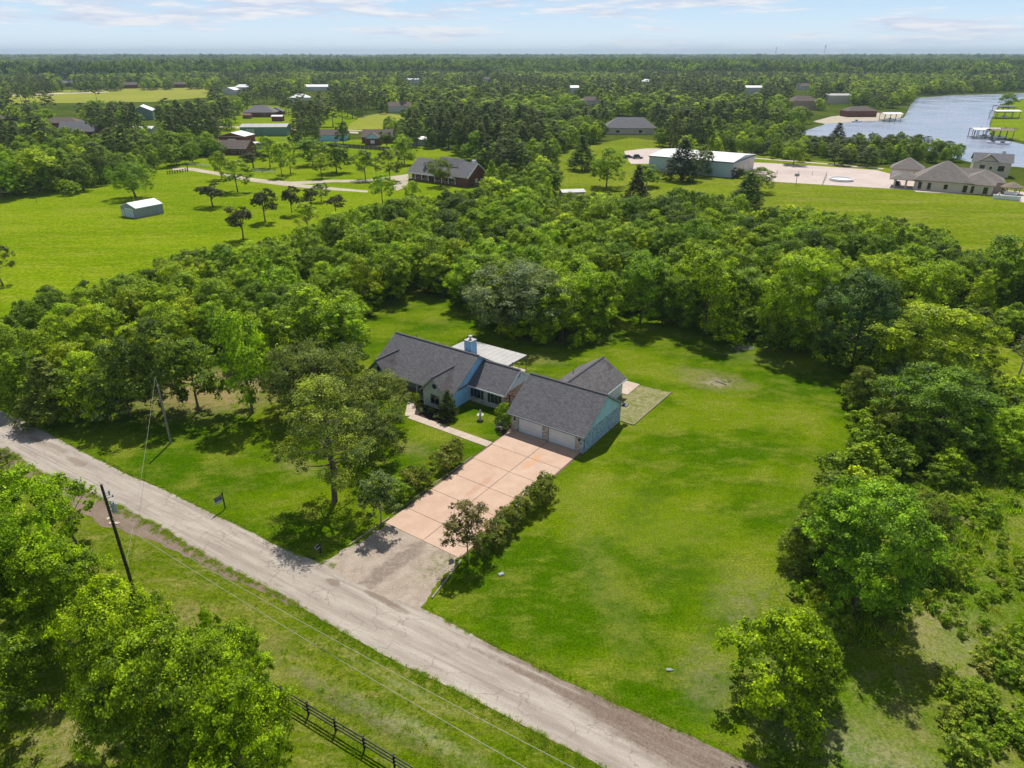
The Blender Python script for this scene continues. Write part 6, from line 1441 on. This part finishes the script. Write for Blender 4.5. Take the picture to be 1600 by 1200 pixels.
ixw = np.where(pin, 5 + r_.integers(0, 2, n_), r_.integers(0, 4, n_)); s1 = Rm / np.where(pin, 3.4, 4.5); s2 = Hm / np.where(pin, 16, 10)
scatter('middle_forest', 'mixed pines and broadleaf trees beyond the meadow, warehouse and river', 'forest', WOOD, np.stack([X, Y, X * 0], -1)[near2], ixw[near2], r_.uniform(0, 6.28, n_)[near2], np.stack([s1, s1, s2], -1)[near2])
# horizon forest
P_ = []; S_ = []
for (d0, d1, sp) in ((1600, 4200, 50), (4200, 15000, 130)):
    X, Y, r_ = jgrid(-d1 * .82, d1 * .82, 300, d1, sp, int(d0)); d_ = np.hypot(X, Y); k_ = (d_ > d0) & (d_ < d1) & infrustum(X, Y, 1.06); k_ &= vnoise(X / 260, Y / 200, 51) > .16; X, Y = X[k_], Y[k_]
    ok = allowed(X, Y, np.full(len(X), 8.), np.full(len(X), 10.)); X, Y = X[ok], Y[ok]; P_.append(np.stack([X, Y, X * 0], -1)); sc_ = sp / 50 * 1.1; S_.append(np.stack([np.full(len(X), sc_), np.full(len(X), sc_), r_.uniform(.8, 1.9, len(X)) * min(sc_, 1.5)], -1))
P_ = np.vstack(P_); S_ = np.vstack(S_); r_ = np.random.default_rng(9)
scatter('horizon_forest', 'hazy blue-green forest stretching to the horizon', 'forest', PATCH, P_, r_.integers(0, 3, len(P_)), r_.uniform(0, 6.28, len(P_)), S_)

# ------------------------------------------------------------------ undergrowth and weeds
def bushmesh(seed, n, leaf, mat, rad=1.0, h=1.2):
    r2 = np.random.default_rng(seed); L = broad_lobes(rad, h, .05, 7, r2); P_, N__, T_ = crown_points(L, n, r2, .22, 12, .4, .15); P_[:, 2] = np.maximum(P_[:, 2], .03); V, Q = leaf_quads(P_, N__, leaf, r2); return quads_mesh('scrub', V, Q, [mat], None, np.repeat(T_, 4))


def tuft(seed, n, h, spread, mat):
    r2 = np.random.default_rng(seed); V = []; Q = []
    for i in range(n):
        p = r2.normal(size=2) * spread; a = r2.uniform(0, 6.28); w_ = h * .10; hh_ = h * r2.uniform(.5, 1.2); lean = r2.normal(size=2) * h * .35; b = len(V); c_, s_ = math.cos(a) * w_, math.sin(a) * w_
        V += [(p[0] - c_, p[1] - s_, 0), (p[0] + c_, p[1] + s_, 0), (p[0] + lean[0] + c_ * .3, p[1] + lean[1] + s_ * .3, hh_), (p[0] + lean[0] - c_ * .3, p[1] + lean[1] - s_ * .3, hh_)]; Q.append((b, b + 1, b + 2, b + 3))
    return quads_mesh('tuft', np.array(V), np.array(Q), [mat], None, np.repeat(r2.random(n), 4))


SCRUB = [('scrub', bushmesh(400 + i, 1500, .14, M['weed'])) for i in range(3)] + [('tuft', tuft(410 + i, 60, .45, .35, M['weed'])) for i in range(2)]
SHRUBW = [('scrub', bushmesh(420 + i, 1300, .24, M['leaf_wood'], 1.6, 2.4)) for i in range(3)]
# rough ground, lower right
X, Y, r_ = jgrid(10, 110, 22, 100, .95, 61); px_, py_ = proj(np.stack([X, Y, X * 0], -1))
rp = [(1195, 1110), (1225, 1010), (1235, 900), (1330, 860), (1420, 780), (1500, 700), (1640, 640), (1760, 700), (1760, 1400), (1330, 1400), (1180, 1200)]
k_ = inside(px_, py_, rp); dn = vnoise(X / 5, Y / 5, 71) * .6 + vnoise(X / 1.8, Y / 1.8, 72) * .4; corner = inside(px_, py_, [(1450, 1200), (1480, 1060), (1560, 1010), (1700, 960), (1700, 1400), (1440, 1400)]); edge = inside(px_, py_, [(1195, 1040), (1240, 880), (1380, 860), (1520, 700), (1640, 640), (1640, 720), (1480, 930), (1380, 1000)])
k_ &= (dn > .50) | (corner & (dn > .46)) | (edge & (dn > .2)); X, Y, corner, edge, dn = X[k_], Y[k_], corner[k_], edge[k_], dn[k_]; n_ = len(X)
pick = np.where((r_.random(n_) < .55) & ~corner, 3 + r_.integers(0, 2, n_), r_.integers(0, 3, n_)); sz = np.where(corner, r_.uniform(.45, 1.35, n_), np.where(edge, r_.uniform(.5, 1.4, n_), r_.uniform(.3, .8, n_)))
scatter('weeds', 'weeds and low scrub over the rough ground at the lower right', 'weeds', SCRUB, np.stack([X, Y, X * 0], -1), pick, r_.uniform(0, 6.28, n_), np.stack([sz, sz, sz * r_.uniform(.8, 1.2, n_)], -1))
# grass tufts along road and fence
pts = []
r_ = np.random.default_rng(62)
for line, cnt_, sp in ((roadS[3:], 900, .45), (roadN[2:], 450, .28)):
    L_ = [at(*p) for p in line]; seg = np.array([(b_ - a_).length for a_, b_ in zip(L_, L_[1:])]); cs = np.r_[0, np.cumsum(seg)]
    for s_ in r_.uniform(0, cs[-1], cnt_):
        j = min(len(seg) - 1, int(np.searchsorted(cs, s_)) - 1); j = max(j, 0); q_ = L_[j].lerp(L_[j + 1], (s_ - cs[j]) / seg[j]); off = abs(r_.normal() * sp) - .05
        dd = (L_[j + 1] - L_[j]).normalized(); nn = Vector((dd.y, -dd.x, 0)) * (off if line[0][1] == roadS[3][1] else -off); q_ = q_ + nn; pts.append((q_.x, q_.y, 0))
pts = np.array(pts); ppx_, ppy_ = proj(pts); pts = pts[~inside(ppx_, ppy_, [(516, 870), (600, 800), (760, 860), (650, 950), (560, 925)])]
X, Y, r2_ = jgrid(-45, 25, 14, 62, .8, 64); px_, py_ = proj(np.stack([X, Y, X * 0], -1)); k_ = inside(px_, py_, [(100, 800), (200, 840), (300, 890), (500, 985), (700, 1090), (925, 1200), (900, 1400), (-100, 1400), (-100, 800)]) & (vnoise(X / 3, Y / 3, 74) > .45)
pts = np.vstack([pts, np.stack([X, Y, X * 0], -1)[k_]]); n_ = len(pts); sz = r_.uniform(.18, .42, n_)
TUFT = [('tuft', tuft(430 + i, 70, .4, .32, M['weed'])) for i in range(3)]
scatter('grass_tufts', 'longer grass tufts along the road edges and around the fence', 'grass', TUFT, pts, r_.integers(0, 3, n_), r_.uniform(0, 6.28, n_), np.stack([sz * 1.3, sz * 1.3, sz], -1))
# shrubs under the wood edges
X, Y, r_ = jgrid(-200, 200, 40, 300, 2.6, 63); Hs = r_.uniform(1.6, 3.4, len(X)); k_ = infrustum(X, Y) & (r_.random(len(X)) < .6); X, Y, Hs = X[k_], Y[k_], Hs[k_]
ok = allowed(X, Y, Hs, Hs * .4); px_, py_ = proj(np.stack([X, Y, X * 0], -1)); ok &= ~inside(px_, py_, [(120, 640), (255, 600), (480, 570), (540, 640), (440, 700), (250, 700), (120, 665)]) & ~inside(px_, py_, rp)
X, Y, Hs = X[ok], Y[ok], Hs[ok]; n_ = len(X)
scatter('undergrowth', 'leafy undergrowth beneath the trees of the woods', 'undergrowth', SHRUBW, np.stack([X, Y, X * 0], -1), r_.integers(0, 3, n_), r_.uniform(0, 6.28, n_), np.stack([Hs / 2.4, Hs / 2.4, Hs / 2.4], -1))

# ------------------------------------------------------------------ haze
HAZE = 0.00009
hz = MB(); hz.box(-16000, 16000, -300, 16500, -1.0, 130); ho = hz.build('haze', None); ho['kind'] = 'stuff'
hm = bpy.data.materials.new('haze'); hm.use_nodes = True; t = NT(hm.node_tree); t.n.clear(); pv = t.new('ShaderNodeVolumePrincipled'); pv.inputs['Density'].default_value = HAZE; pv.inputs['Color'].default_value = (.66, .84, 1, 1); pv.inputs['Anisotropy'].default_value = 0.0
oo = t.new('ShaderNodeOutputMaterial'); t.l.new(pv.outputs[0], oo.inputs['Volume']); ho.data.materials.append(hm); ho.display_type = 'WIRE'
print('objects', len(bpy.data.objects), 'individual trees', cnt[0], 'wood trees', len(order))
